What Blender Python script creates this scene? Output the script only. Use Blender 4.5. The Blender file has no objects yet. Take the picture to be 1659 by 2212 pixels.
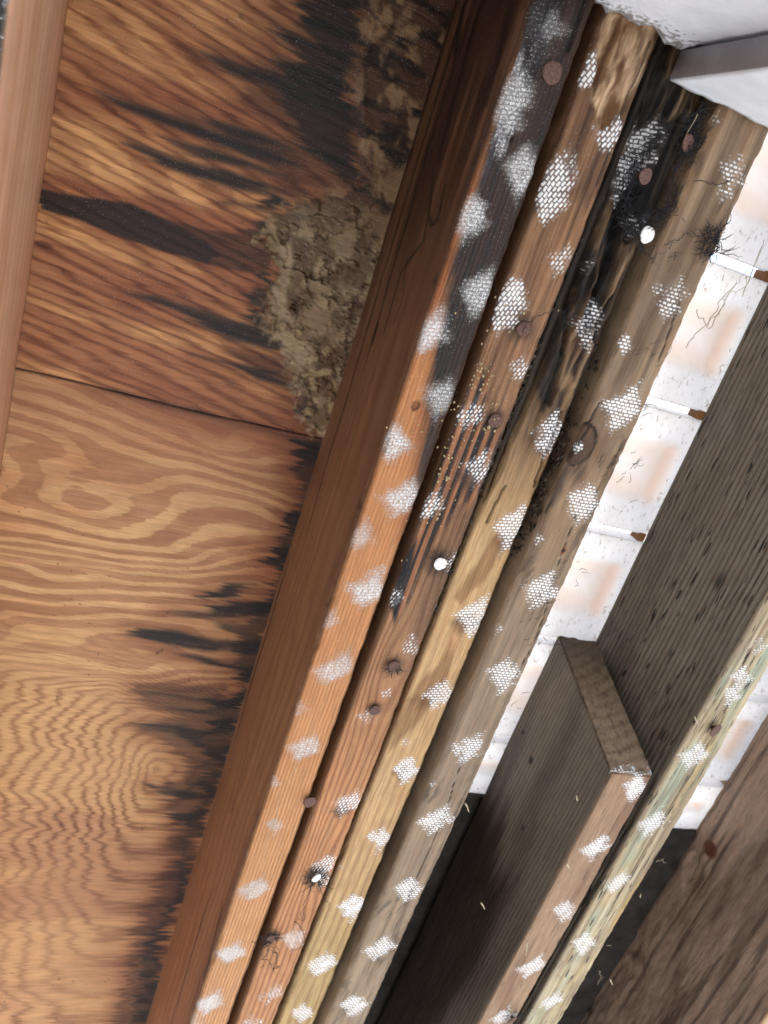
import bpy, math, random
import numpy as np
from mathutils import Matrix, Vector
rnd = random.Random(7)
sc = bpy.context.scene
R = math.radians

# ------------------------------------------------------------------ camera
FPX = 1650.0
V1 = np.array([-1450., 4200., FPX]); V1 /= np.linalg.norm(V1)        # rafters run along world Y
V2 = np.array([4568., 929., FPX]); V2 -= V1 * V2.dot(V1); V2 /= np.linalg.norm(V2)   # world X
WW = np.cross(V2, V1)                                                # world Z, up
cd = bpy.data.cameras.new('camera'); cam = bpy.data.objects.new('camera', cd)
sc.collection.objects.link(cam); sc.camera = cam
cam.matrix_world = Matrix(((V2[0], -V2[1], -V2[2], 0), (V1[0], -V1[1], -V1[2], 0),
                           (WW[0], -WW[1], -WW[2], 0), (0, 0, 0, 1)))
cd.sensor_fit = 'VERTICAL'; cd.sensor_height = 36; cd.lens = 36 * FPX / 2212
cd.clip_start = .01; cd.clip_end = 500
cd.dof.use_dof = True; cd.dof.focus_distance = .56; cd.dof.aperture_fstop = 11

# ------------------------------------------------------------------ light
SUN_EL, SUN_AZ = 50, 35          # sun stands over +X, a little towards +Y
w = bpy.data.worlds.new("World"); sc.world = w; w.use_nodes = True
nt = w.node_tree; bg = nt.nodes['Background']
sky = nt.nodes.new('ShaderNodeTexSky'); sky.sky_type = 'NISHITA'; sky.sun_disc = False
sky.sun_elevation = R(SUN_EL); sky.sun_rotation = R(90 - SUN_AZ)
nt.links.new(sky.outputs[0], bg.inputs[0]); bg.inputs[1].default_value = .14
sd = bpy.data.lights.new('sun', 'SUN'); sd.energy = 4.8; sd.angle = R(.5); sd.color = (1, .97, .93)
so = bpy.data.objects.new('sun', sd); sc.collection.objects.link(so)
sv = Vector((math.cos(R(SUN_EL)) * math.cos(R(SUN_AZ)), math.cos(R(SUN_EL)) * math.sin(R(SUN_AZ)), math.sin(R(SUN_EL))))
so.rotation_euler = sv.to_track_quat('Z', 'Y').to_euler(); so.location = (2, 1, 4)
sc.view_settings.view_transform = 'Standard'; sc.view_settings.look = 'None'
sc.view_settings.gamma = 1; sc.view_settings.exposure = 1.36
sc.cycles.max_bounces = 8; sc.cycles.diffuse_bounces = 5

# ------------------------------------------------------------------ helpers
def at(x, y, z=.45):
    """photo measurement -> metres on the level z"""
    p = np.array([x - 830., y - 1106., FPX]); q = np.array([p @ V2, p @ V1, p @ WW]); return q * z / q[2]
def atx(x, y, X):
    p = np.array([x - 830., y - 1106., FPX]); q = np.array([p @ V2, p @ V1, p @ WW]); return q * X / q[0]
def lin(r, g, b):
    f = lambda c: (c / 255 / 12.92) if c / 255 < .04045 else ((c / 255 + .055) / 1.055) ** 2.4
    return np.array([f(r), f(g), f(b)])
def hsh(ix, iy, s):
    h = (ix * 374761393 + iy * 668265263 + s * 974634777) & 0xffffffff
    h = ((h ^ (h >> 13)) * 1274126177) & 0xffffffff
    return ((h ^ (h >> 16)) & 0xffffff) / float(0xffffff)
def vn(x, y, s=0):
    ix = np.floor(x).astype(np.int64); iy = np.floor(y).astype(np.int64)
    fx = x - ix; fy = y - iy; fx = fx * fx * (3 - 2 * fx); fy = fy * fy * (3 - 2 * fy)
    a = hsh(ix, iy, s); b = hsh(ix + 1, iy, s); c = hsh(ix, iy + 1, s); d = hsh(ix + 1, iy + 1, s)
    return (a + (b - a) * fx) * (1 - fy) + (c + (d - c) * fx) * fy
def fbm(x, y, s=0, o=4):
    """about -1..1"""
    t = 0; a = 1.; n = 0
    for i in range(o):
        c_, s_ = math.cos(.45 + 1.1 * i), math.sin(.45 + 1.1 * i); f_ = 2 ** i
        t = t + a * vn((x * c_ - y * s_) * f_ + 17.3 * i, (x * s_ + y * c_) * f_ + 9.1 * i, s + i); n += a; a *= .5
    return (t / n - .5) * 2
def ss(a, b, x):
    t = np.clip((x - a) / (b - a), 0, 1); return t * t * (3 - 2 * t)
def voro(x, y, s=0):
    ix = np.floor(x).astype(np.int64); iy = np.floor(y).astype(np.int64)
    d1 = np.full(x.shape, 9.); d2 = np.full(x.shape, 9.); idv = np.zeros(x.shape)
    for i in (-1, 0, 1):
        for j in (-1, 0, 1):
            cx = ix + i + hsh(ix + i, iy + j, s); cy = iy + j + hsh(ix + i, iy + j, s + 5)
            d = np.hypot(x - cx, y - cy); v = hsh(ix + i, iy + j, s + 9)
            m = d < d1; d2 = np.where(m, d1, np.minimum(d2, d)); idv = np.where(m, v, idv); d1 = np.where(m, d, d1)
    return d1, d2, idv
def sdpoly(x, y, P):
    P = np.asarray(P); n = len(P); d = np.full(x.shape, 1e9); ins = np.zeros(x.shape, bool)
    for i in range(n):
        ax, ay = P[i]; bx, by = P[(i + 1) % n]
        ex, ey = bx - ax, by - ay; L = ex * ex + ey * ey + 1e-18
        t = np.clip(((x - ax) * ex + (y - ay) * ey) / L, 0, 1)
        d = np.minimum(d, np.hypot(x - ax - t * ex, y - ay - t * ey))
        if ay != by:
            c = ((ay > y) != (by > y)) & (x < ex * (y - ay) / ey + ax); ins ^= c
    return np.where(ins, -d, d)
def sdline(x, y, P):
    d = np.full(x.shape, 1e9)
    for i in range(len(P) - 1):
        ax, ay = P[i]; ex, ey = P[i + 1][0] - ax, P[i + 1][1] - ay
        t = np.clip(((x - ax) * ex + (y - ay) * ey) / (ex * ex + ey * ey + 1e-18), 0, 1)
        d = np.minimum(d, np.hypot(x - ax - t * ex, y - ay - t * ey))
    return d
def mix(a, b, t):
    return a * (1 - t[..., None]) + np.asarray(b) * t[..., None]
def marks(pts, z=.45):
    return [tuple(at(px, py, z)[:2]) for px, py in pts]

def link(o, parent=None, label=None, cat=None, group=None, kind=None):
    sc.collection.objects.link(o)
    if parent: o.parent = parent
    if label: o['label'] = label
    if cat: o['category'] = cat
    if group: o['group'] = group
    if kind: o['kind'] = kind
    return o
def thing(name, loc, label, cat, group=None):
    o = bpy.data.objects.new(name, None); o.location = loc; o.empty_display_size = .02
    return link(o, None, label, cat, group)
def mesh(name, V, Fs, mat, origin=(0, 0, 0), attrs=None, smooth=True, flip=False):
    """V (n,3) world metres; Fs list of (k,m) index arrays"""
    me = bpy.data.meshes.new(name); V = np.asarray(V, float) - np.asarray(origin)
    Fs = [np.asarray(f)[:, ::-1] if flip else np.asarray(f) for f in Fs]
    me.vertices.add(len(V)); me.vertices.foreach_set('co', V.ravel().astype(np.float32))
    li = np.concatenate([f.ravel() for f in Fs]); ln = np.concatenate([np.full(len(f), f.shape[1]) for f in Fs])
    me.loops.add(len(li)); me.loops.foreach_set('vertex_index', li.astype(np.int32))
    me.polygons.add(len(ln)); me.polygons.foreach_set('loop_start', (np.cumsum(ln) - ln).astype(np.int32))
    me.update(calc_edges=True)
    if smooth: me.polygons.foreach_set('use_smooth', np.ones(len(ln), bool))
    for k, v in (attrs or {}).items():
        v = np.asarray(v)
        if v.ndim == 2:
            a = me.attributes.new(k, 'FLOAT_COLOR', 'POINT')
            a.data.foreach_set('color', np.concatenate([v, np.ones((len(v), 1))], 1).ravel().astype(np.float32))
        else:
            a = me.attributes.new(k, 'FLOAT', 'POINT'); a.data.foreach_set('value', v.astype(np.float32))
    me.materials.append(mat)
    o = bpy.data.objects.new(name, me); o.location = origin if attrs is None or True else (0, 0, 0)
    return o
def quads(n, m, wrap=False):
    i = np.arange(n - 1)[:, None]; j = np.arange(m if wrap else m - 1)[None, :]; k = (j + 1) % m
    return np.stack([i * m + j, (i + 1) * m + j, (i + 1) * m + k, i * m + k], -1).reshape(-1, 4)
def boxm(x0, x1, y0, y1, z0, z1):
    V = [(x, y, z) for z in (z0, z1) for y in (y0, y1) for x in (x0, x1)]
    return np.array(V), [np.array([[0, 2, 3, 1], [4, 5, 7, 6], [0, 1, 5, 4], [2, 6, 7, 3], [0, 4, 6, 2], [1, 3, 7, 5]])]
def bevel(o, wd, seg=2):
    b = o.modifiers.new('bevel', 'BEVEL'); b.width = wd; b.segments = seg; return o

# ------------------------------------------------------------------ materials
class NT:
    def __init__(s, name):
        s.m = bpy.data.materials.new(name); s.m.use_nodes = True; s.t = s.m.node_tree
        s.b = s.t.nodes['Principled BSDF']; s.tc = s.n('ShaderNodeTexCoord').outputs['Object']
    def n(s, t, **k):
        q = s.t.nodes.new(t)
        for a, b in k.items(): setattr(q, a, b)
        return q
    def put(s, i, v):
        if hasattr(v, 'is_linked') or hasattr(v, 'links'): s.t.links.new(v, i)
        else:
            i.default_value = v
    def math(s, op, a, b=0., c=0., clamp=False):
        q = s.n('ShaderNodeMath', operation=op, use_clamp=clamp)
        for i, v in zip(q.inputs, (a, b, c)): s.put(i, v)
        return q.outputs[0]
    def attr(s, name, out='Fac'):
        return s.n('ShaderNodeAttribute', attribute_name=name).outputs[out]
    def scale(s, v, sc_, off=(0, 0, 0)):
        q = s.n('ShaderNodeMapping'); s.put(q.inputs[0], v); q.inputs['Scale'].default_value = sc_; q.inputs['Location'].default_value = off
        return q.outputs[0]
    def noise(s, v, scale, detail=3, rough=.55, dist=0):
        q = s.n('ShaderNodeTexNoise'); s.put(q.inputs['Vector'], v); q.inputs['Scale'].default_value = scale
        q.inputs['Detail'].default_value = detail; q.inputs['Roughness'].default_value = rough; q.inputs['Distortion'].default_value = dist
        return q.outputs['Fac']
    def mr(s, v, a, b, c=0., d=1., smooth=True):
        q = s.n('ShaderNodeMapRange', interpolation_type='SMOOTHSTEP' if smooth else 'LINEAR')
        for i, x in zip(q.inputs, (v, a, b, c, d)): s.put(i, x)
        return q.outputs[0]
    def mixc(s, f, a, b, mode='MIX'):
        q = s.n('ShaderNodeMix', data_type='RGBA', blend_type=mode)
        s.put(q.inputs[0], f); s.put(q.inputs[6], a if not isinstance(a, tuple) else (*a, 1)); s.put(q.inputs[7], b if not isinstance(b, tuple) else (*b, 1))
        return q.outputs[2]
    def bump(s, h, dist, strength=1., prev=None):
        q = s.n('ShaderNodeBump'); s.put(q.inputs['Height'], h); q.inputs['Distance'].default_value = dist; q.inputs['Strength'].default_value = strength
        if prev is not None: s.put(q.inputs['Normal'], prev)
        return q.outputs[0]

def wood(name, axis='Y', fibre=(.62, 1.30), pore=0., dash=False, net='brick', speck=0., tint=(.45, .30, .22),
         rough=.58, bump=.0011, spec=.35, netrot=0.2):
    T = NT(name); c = T.tc
    col = T.attr('col', 'Color'); g = T.attr('g'); gs = T.attr('gs'); dab = T.attr('dab')
    A = (1., .045, 1.) if axis == 'Y' else (.045, 1., 1.)
    fib = T.noise(T.scale(c, A), 900, 4, .65)
    fib2 = T.noise(T.scale(c, A), 260, 3, .6)
    wob = T.noise(T.scale(c, (1, .25, 1) if axis == 'Y' else (.25, 1, 1)), 160, 2)
    ph = T.math('ADD', g, T.math('MULTIPLY', T.math('SUBTRACT', wob, .5), 2.2))
    s = T.math('MULTIPLY_ADD', T.math('SINE', ph), .5, .5)
    late = T.math('POWER', s, 2.2)
    late = T.math('MULTIPLY', late, T.mr(fib2, .2, .75, .45, 1.1))
    k = T.math('MULTIPLY', late, gs, clamp=True)
    dark = T.mixc(1., col, tint, 'MULTIPLY')
    cc = T.mixc(k, col, dark)
    f = T.mr(fib, .25, .75, fibre[0], fibre[1], False); f2 = T.mr(fib2, .25, .75, .86, 1.12, False)
    f = T.math('MULTIPLY', f, f2)
    if pore:
        pn = T.noise(T.scale(c, (1., .09, 1.) if axis == 'Y' else (.09, 1., 1.)), 400 if dash else 650, 1)
        pm = T.mr(pn, 0.65 if dash else .64, .68 if dash else .72, 0, pore)
        f = T.math('MULTIPLY', f, T.math('SUBTRACT', 1., pm))
    cv = T.n('ShaderNodeCombineColor'); [T.put(cv.inputs[i], f) for i in range(3)]
    cc = T.mixc(1., cc, cv.outputs[0], 'MULTIPLY')
    cf = T.noise(c, 45, 3)                                     # slow tone change
    cc = T.mixc(T.mr(cf, .3, .7, 0, .28), cc, T.mixc(1., cc, (.72, .62, .55), 'MULTIPLY'))
    # white overspray that came through a woven net
    n1 = T.noise(c, 1500, 2, .6); n2 = T.noise(c, 240, 2)
    if 1:
        wv = T.n('ShaderNodeVectorMath', operation='ADD'); T.put(wv.inputs[0], c)
        nv = T.n('ShaderNodeTexNoise'); T.put(nv.inputs['Vector'], c); nv.inputs['Scale'].default_value = 150
        sc2 = T.n('ShaderNodeVectorMath', operation='SCALE'); T.put(sc2.inputs[0], nv.outputs['Color']); sc2.inputs['Scale'].default_value = .0022
        T.put(wv.inputs[1], sc2.outputs[0])
        mp = T.n('ShaderNodeMapping'); T.put(mp.inputs[0], wv.outputs[0]); mp.inputs['Rotation'].default_value = (0, 0, netrot)
        bk = T.n('ShaderNodeTexBrick'); T.put(bk.inputs['Vector'], mp.outputs[0]); bk.inputs['Scale'].default_value = 1
        bk.inputs['Brick Width'].default_value = .0038; bk.inputs['Row Height'].default_value = .0024
        bk.inputs['Mortar Size'].default_value = .00075; bk.inputs['Mortar Smooth'].default_value = 1.
        d = T.math('ADD', T.math('MULTIPLY', dab, 1.08), T.math('MULTIPLY', T.math('SUBTRACT', n1, .5), .5))
        d = T.math('ADD', d, T.math('MULTIPLY', T.math('SUBTRACT', n2, .5), .55))
        n3 = T.noise(c, 95, 4, .7)
        d = T.math('SUBTRACT', d, T.math('MULTIPLY', T.mr(n3, .46, .66), .42))
        m = T.mr(T.math('SUBTRACT', d, T.math('MULTIPLY', bk.outputs['Fac'], .92)), .18, .58)
        m = T.math('MAXIMUM', m, T.math('MULTIPLY', T.mr(dab, .1, .9), .12))
    if net == 'spray':
        d = T.math('ADD', T.math('MULTIPLY', dab, .75), T.math('MULTIPLY', T.math('SUBTRACT', n1, .5), 2.4))
        d = T.math('ADD', d, T.math('MULTIPLY', T.math('SUBTRACT', fib, .5), .6))
        m = T.math('MULTIPLY', T.mr(T.math('SUBTRACT', d, T.math('MULTIPLY', bk.outputs['Fac'], .34)), .26, .74), T.mr(dab, 0., .3)); m = T.math('MAXIMUM', m, T.math('MULTIPLY', T.mr(dab, .1, 1.), .3))
    if speck:
        sn = T.noise(c, 1100, 1); big = T.noise(c, 28, 2)
        m = T.math('MAXIMUM', m, T.math('MULTIPLY', T.mr(sn, .66, .76, 0, speck), T.mr(big, .35, .65, .25, 1.)))
    cc = T.mixc(m, cc, (.88, .89, .92))
    T.put(T.b.inputs['Base Color'], cc)
    T.put(T.b.inputs['Roughness'], T.mr(fib, .2, .8, rough - .1, rough + .12, False)); T.b.inputs['Specular IOR Level'].default_value = spec
    h = T.math('ADD', fib, T.math('MULTIPLY', late, -.35)); h = T.math('ADD', h, T.math('MULTIPLY', m, .7))
    T.put(T.b.inputs['Normal'], T.bump(h, bump))
    return T.m

def plain(name, col, rough=.6, n=(60, .2), spec=.3, bump=0., metal=0.):
    T = NT(name); a = T.noise(T.tc, n[0], 4, .6)
    T.put(T.b.inputs['Base Color'], T.mixc(T.mr(a, .3, .7), tuple(c * (1 - n[1]) for c in col), tuple(min(1, c * (1 + n[1])) for c in col)))
    T.b.inputs['Roughness'].default_value = rough; T.b.inputs['Specular IOR Level'].default_value = spec; T.b.inputs['Metallic'].default_value = metal
    if bump: T.put(T.b.inputs['Normal'], T.bump(T.noise(T.tc, n[0] * 4, 4, .65), bump))
    return T.m

M_A = wood('first_rafter_wood', net='spray', speck=.35, fibre=(.74, 1.2), rough=.5)
M_B = wood('second_rafter_wood', speck=.25, netrot=1.2, fibre=(.64, 1.28))
M_C = wood('third_rafter_wood', netrot=.15)
M_D = wood('fourth_rafter_wood', netrot=.05, fibre=(.8, 1.15), pore=.2)
M_F = wood('short_rafter_wood', netrot=.1, pore=.35)
M_G = wood('treated_rafter_wood', netrot=.1, pore=.88, dash=True)
M_H = wood('rough_rafter_wood', pore=.3, fibre=(.6, 1.3))
M_L = wood('left_rafter_wood', net='spray', fibre=(.88, 1.1), bump=.0002)
M_P = wood('plywood_veneer', axis='X', speck=.30, net='spray', fibre=(.78, 1.17), rough=.5, bump=.0004, tint=(.36, .23, .19), spec=.3)
M_DK = plain('dark_sheathing', (.022, .018, .016), .8, (40, .5), bump=.001)
M_NAIL = plain('rusty_nail', (.13, .075, .065), .75, (700, .35), .2, .0003)
M_NAILW = plain('painted_nail', (.8, .8, .8), .5, (500, .06), .3, .0002)
M_HAIR = plain('black_fibre', (.012, .012, .016), .6, (300, .3))
M_WEB = plain('pale_fibre', (.45, .38, .28), .8, (300, .3))
M_CRUMB = plain('crumb', (.55, .45, .25), .8, (300, .3))
M_BARK = plain('bark_litter', (.05, .035, .022), .85, (400, .6))
M_ROOF = plain('outer_roof_sheathing', (.3, .2, .12), .8, (30, .2))
M_GROUND = plain('ground_paving', (.52, .50, .46), .9, (3, .12))
def mat_paint():
    T = NT('white_wall_paint'); a = T.noise(T.tc, 35, 5, .65); b = T.noise(T.tc, 260, 4, .6); e = T.attr('edge')
    cc = T.mixc(T.mr(a, .35, .7), (.66, .70, .78), (.74, .78, .86))
    cc = T.mixc(T.mr(T.math('ADD', b, T.math('MULTIPLY', e, .34)), .70, .86, 0, .8), cc, (.10, .08, .06))
    T.put(T.b.inputs['Base Color'], cc); T.b.inputs['Roughness'].default_value = .55
    T.put(T.b.inputs['Normal'], T.bump(T.math('ADD', a, b), .0005)); return T.m
M_WALL = mat_paint()
def mat_tile():
    T = NT('pale_roof_tile'); c = T.tc; col = T.attr('col', 'Color')
    a = T.noise(c, 30, 4, .6); sp = T.noise(T.scale(c, (1, .6, 1)), 260, 4, .62, .6); pat = T.noise(c, 60, 2); d = T.attr('dirt')
    cc = T.mixc(T.mr(a, .35, .7, 0, .35), col, T.mixc(1., col, (.80, .74, .70), 'MULTIPLY'))
    dm = T.mr(T.math('ADD', T.math('ADD', sp, T.math('MULTIPLY', d, .095)), T.math('MULTIPLY', T.math('SUBTRACT', pat, .5), .2)),   .68, .84, 0, .75)
    cc = T.mixc(dm, cc, (.26, .18, .13))
    T.put(T.b.inputs['Base Color'], cc); T.b.inputs['Roughness'].default_value = .5
    tr = T.n('ShaderNodeBsdfTranslucent'); T.put(tr.inputs[0], T.mixc(1., cc, (1., .96, .92), 'MULTIPLY'))
    mx = T.n('ShaderNodeMixShader'); mx.inputs[0].default_value = .62
    T.t.links.new(T.b.outputs[0], mx.inputs[1]); T.t.links.new(tr.outputs[0], mx.inputs[2])
    T.t.links.new(mx.outputs[0], T.t.nodes['Material Output'].inputs['Surface'])
    T.put(T.b.inputs['Normal'], T.bump(sp, .0006)); return T.m
M_TILE = mat_tile()

# ------------------------------------------------------------------ setting
V, Fc = boxm(-60, 60, -60, 60, -1.75, -1.7)
link(mesh('ground', V, Fc, M_GROUND, smooth=False), kind='structure')

def dense_wall(name, x0, x1, yf, yb, z0, z1, seed, rag=.004):
    """front face (towards +Y) dense near the top, ragged painted edge"""
    nx = int((x1 - x0) / .004) + 1; zs = np.concatenate([np.array([z0]), np.linspace(max(z0, z1 - .5), z1, 130)])
    X, Z = np.meshgrid(np.linspace(x0, x1, nx), zs)
    e = ss(.035, 0, z1 - Z)
    Y = yf + .0005 * fbm(X * 90, Z * 90, seed) + rag * ss(.02, 0, z1 - Z) * fbm(X * 160, Z * 40, seed + 3)
    n, m = X.shape
    Vf = np.stack([X, Y, Z], -1).reshape(-1, 3)
    Vb = np.stack([X[[0, -1]], np.full((2, m), yb), Z[[0, -1]]], -1).reshape(-1, 3)
    Fs = [quads(n, m)]; N = n * m
    t = np.arange(m - 1)
    Fs.append(np.stack([(n - 1) * m + t, N + m + t, N + m + t + 1, (n - 1) * m + t + 1], -1))
    Fs.append(np.stack([t, t + 1, N + t + 1, N + t], -1)); Fs.append(np.stack([N + t, N + t + 1, N + m + t + 1, N + m + t], -1))
    V = np.concatenate([Vf, Vb]); ed = np.concatenate([e.ravel() , np.zeros(2 * m)])
    # close the left and right sides
    for k in (0, m - 1):
        for i in range(n - 1):
            pass
    L = np.array([[i * m, (i + 1) * m] for i in range(n - 1)])
    V = np.concatenate([V, np.stack([np.full(n, x0), np.full(n, yb), zs], -1), np.stack([np.full(n, x1), np.full(n, yb), zs], -1)])
    q = N + 2 * m; i = np.arange(n - 1)
    Fs.append(np.stack([i * m, q + i, q + i + 1, (i + 1) * m], -1))
    Fs.append(np.stack([i * m + m - 1, (i + 1) * m + m - 1, q + n + i + 1, q + n + i], -1))
    ed = np.concatenate([ed, np.zeros(2 * n)])
    return V, Fs, ed
V, Fs, ed = dense_wall('w', -1.2, 1.6, -.134, -.34, -1.7, .4485, 11, .005)
link(mesh('painted_wall', V, Fs, M_WALL, (0, -.2, -1.7), {'edge': ed}), None,
     'white painted house wall with ragged peeling top edge under the rafter ends', 'wall')
V, Fs, ed = dense_wall('w', .2493, 1.6, -.1158, -.1315, -1.7, .4475, 23, .0008)
link(mesh('trim_board', V, Fs, M_WALL, (.2493, -.12, -1.7), {'edge': ed * .35}), None,
     'thick white painted trim board standing proud of the wall with grey shaded end', 'trim')

V, Fc = boxm(-1.35, -1.25, -.34, 2.2, -1.7, .60)
link(mesh('light_block_wall', V, Fc, plain('light_block_brick', (.16, .12, .09), .85, (14, .25), bump=.002), (-1.3, -.3, -1.7), smooth=False), None, 'unseen brown wall added left of the eave to block light', 'wall')  # unseen wall, added to cut light on the left-facing rafter sides
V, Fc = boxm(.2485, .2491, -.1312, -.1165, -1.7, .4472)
tr_ = [o for o in sc.objects if o.name == 'trim_board'][0]
oe = mesh('end_shade_plate', V, Fc, plain('trim_end_shade', (.38, .37, .40), .6, (40, .12)), (.2485, -.12, -1.7), smooth=False)  # thin plate whose grey colour stands in for shade on the trim end
link(oe, tr_, 'grey plate with painted shade on the end of the white trim board'); oe.matrix_parent_inverse = Matrix.Translation(-tr_.location)
# ------------------------------------------------------------------ rafters
def loft(x0, x1, z0, z1, y0, y1, db, dl, dr, dy, shear=0., r=.003, ydense=1.08):
    """closed section: left side down, bottom across, right side up"""
    def seg(a, b, d): return np.linspace(a, b, max(2, int(abs(b - a) / d) + 1))
    zl = seg(z1, z0 + r, dl); xb = seg(x0 + r, x1 - r, db); zr = seg(z0 + r, z1, dr)
    a = np.linspace(0, math.pi / 2, 5)[1:-1]
    px = np.concatenate([np.full(len(zl), x0), x0 + r - r * np.cos(a), xb, x1 - r + r * np.sin(a), np.full(len(zr), x1)])
    pz = np.concatenate([zl, z0 + r - r * np.sin(a), np.full(len(xb), z0), z0 + r - r * np.cos(a), zr])
    nx = np.concatenate([np.full(len(zl), -1.), -np.cos(a), np.zeros(len(xb)), np.sin(a), np.ones(len(zr))])
    nz = np.concatenate([np.zeros(len(zl)), -np.sin(a), -np.ones(len(xb)), -np.cos(a), np.zeros(len(zr))])
    ys = np.concatenate([np.arange(y0, min(y1, ydense), dy), np.linspace(min(y1, ydense), y1, 8)]) if y1 > ydense else np.arange(y0, y1 + dy, dy)
    Y, X = np.meshgrid(ys, px, indexing='ij'); Z = np.broadcast_to(pz, X.shape).copy()
    Y = Y + shear * (.6 - Z)
    NX = np.broadcast_to(nx, X.shape); NZ = np.broadcast_to(nz, X.shape)
    return X, Y, Z, NX, NZ
def rafter(name, label, mat, x0, x1, z0, z1, y0, y1, fn, db=.0011, dl=.02, dr=.02, dy=.0013, shear=0., r=.0042, group='roof rafters', gap_shade=False):
    X, Y, Z, NX, NZ = loft(x0, x1, z0, z1, y0, y1, db, dl, dr, dy, shear, r)
    col, g, gs, dab, disp = fn(X, Y, Z, NX, NZ)
    disp = disp + .0010 * fbm(X * 40 + Z * 40, Y * 9, 77)
    arr = (NZ < -.05) & (NZ > -.99); nick = ss(.35, .75, fbm(Y * 34 + X * 5, X * 300, 97, 3)); disp = disp + arr * (.0022 * nick + .0007 * fbm(Y * 160, X * 90, 98, 3))
    inner = ss(.15, .8, np.abs(NX)) if gap_shade else 0 * X; col = mix(col, col * np.array([.30, .27, .25]), inner * .8)  # flank colour darkened to deepen the shade in the gaps
    Xd = X - NX * disp; Zd = Z - NZ * disp
    n, m = X.shape; V = np.stack([Xd, Y, Zd], -1).reshape(-1, 3)
    Fs = [quads(n, m, True), np.arange(m)[None, :], (np.arange(m) + (n - 1) * m)[None, ::-1]]
    t = thing(name, ((x0 + x1) / 2, 0, z0), label, 'rafter', group)
    o = mesh('board', V, Fs, mat, (0, 0, 0), dict(col=np.clip(col * .86, 0.002, .95).reshape(-1, 3), g=g.ravel(), gs=np.clip(gs, 0, 1).ravel(), dab=np.clip(dab, 0, 1.2).ravel()), flip=True)
    link(o, t); o.matrix_parent_inverse = Matrix.Translation((-(x0 + x1) / 2, 0, -z0))
    return t
def dabs(X, Y, bot, L, size=.0146):
    m = np.zeros(X.shape)
    wx = X + .0022 * fbm(X * 220, Y * 220, 5, 3); wy = Y + .003 * fbm(X * 220, Y * 220, 8, 3)
    for d in L:
        px, py = d[0], d[1]; s = d[2] if len(d) > 2 else 1.; st = d[3] if len(d) > 3 else 1.
        c = at(px, py); h1 = math.sin(px * 12.9 + py * 7.3) ; ux = wx - c[0] + .22 * h1 * (wy - c[1]); uy = wy - c[1] + .15 * math.cos(px * 5.1) * (wx - c[0])
        q = (np.abs(ux) * (1 + .16 * h1 * np.sign(ux)) + np.abs(uy) * (.92 + .14 * h1 * np.sign(uy))) / (size * s)
        q2 = q + .16 * fbm(X * 90 + px, Y * 90, 9, 2) + .10 * fbm(X * 330, Y * 330 + py, 10, 2); st = st * (.90 + .10 * math.sin(px * 3.7 + py))
        m = np.maximum(m, st * np.clip((1.30 - q2) / .78, 0, 1))
    return m * bot
def blot(X, Y, P, soft=.003, jag=.006, fx=300, fy=12, s=3, z=.45):
    """stain with ends that run out along the fibres (Y)"""
    yy = Y + jag * fbm(X * fx, Y * fy, s, 3); xx = X + jag * .12 * fbm(X * 90, Y * 40, s + 7, 3)
    return ss(soft, -soft, sdpoly(xx, yy, marks(P, z)))
def crack(X, Y, P, wd=.0007, z=.45, s=4):
    xx = X + .0009 * fbm(X * 60, Y * 60, s, 3)
    return ss(wd * 1.9, wd * .5, sdline(xx, Y, marks(P, z)))
def ring(X, Y, px, py, rr, wd=.0006):
    c = at(px, py); d = np.hypot((X - c[0]) + .001 * fbm(X * 120, Y * 120, 3), (Y - c[1]) * .8); return ss(wd * 2, 0, np.abs(d - rr))
def disc(X, Y, px, py, rr, soft=.3, z=.45):
    c = at(px, py, z); d = np.hypot(X - c[0], Y - c[1]) * (1 + .35 * fbm(X * 300, Y * 120, 31, 3)); return ss(rr * (1 + soft), rr * (1 - soft), d)
BLK = lin(34, 30, 38) * .8

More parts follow.
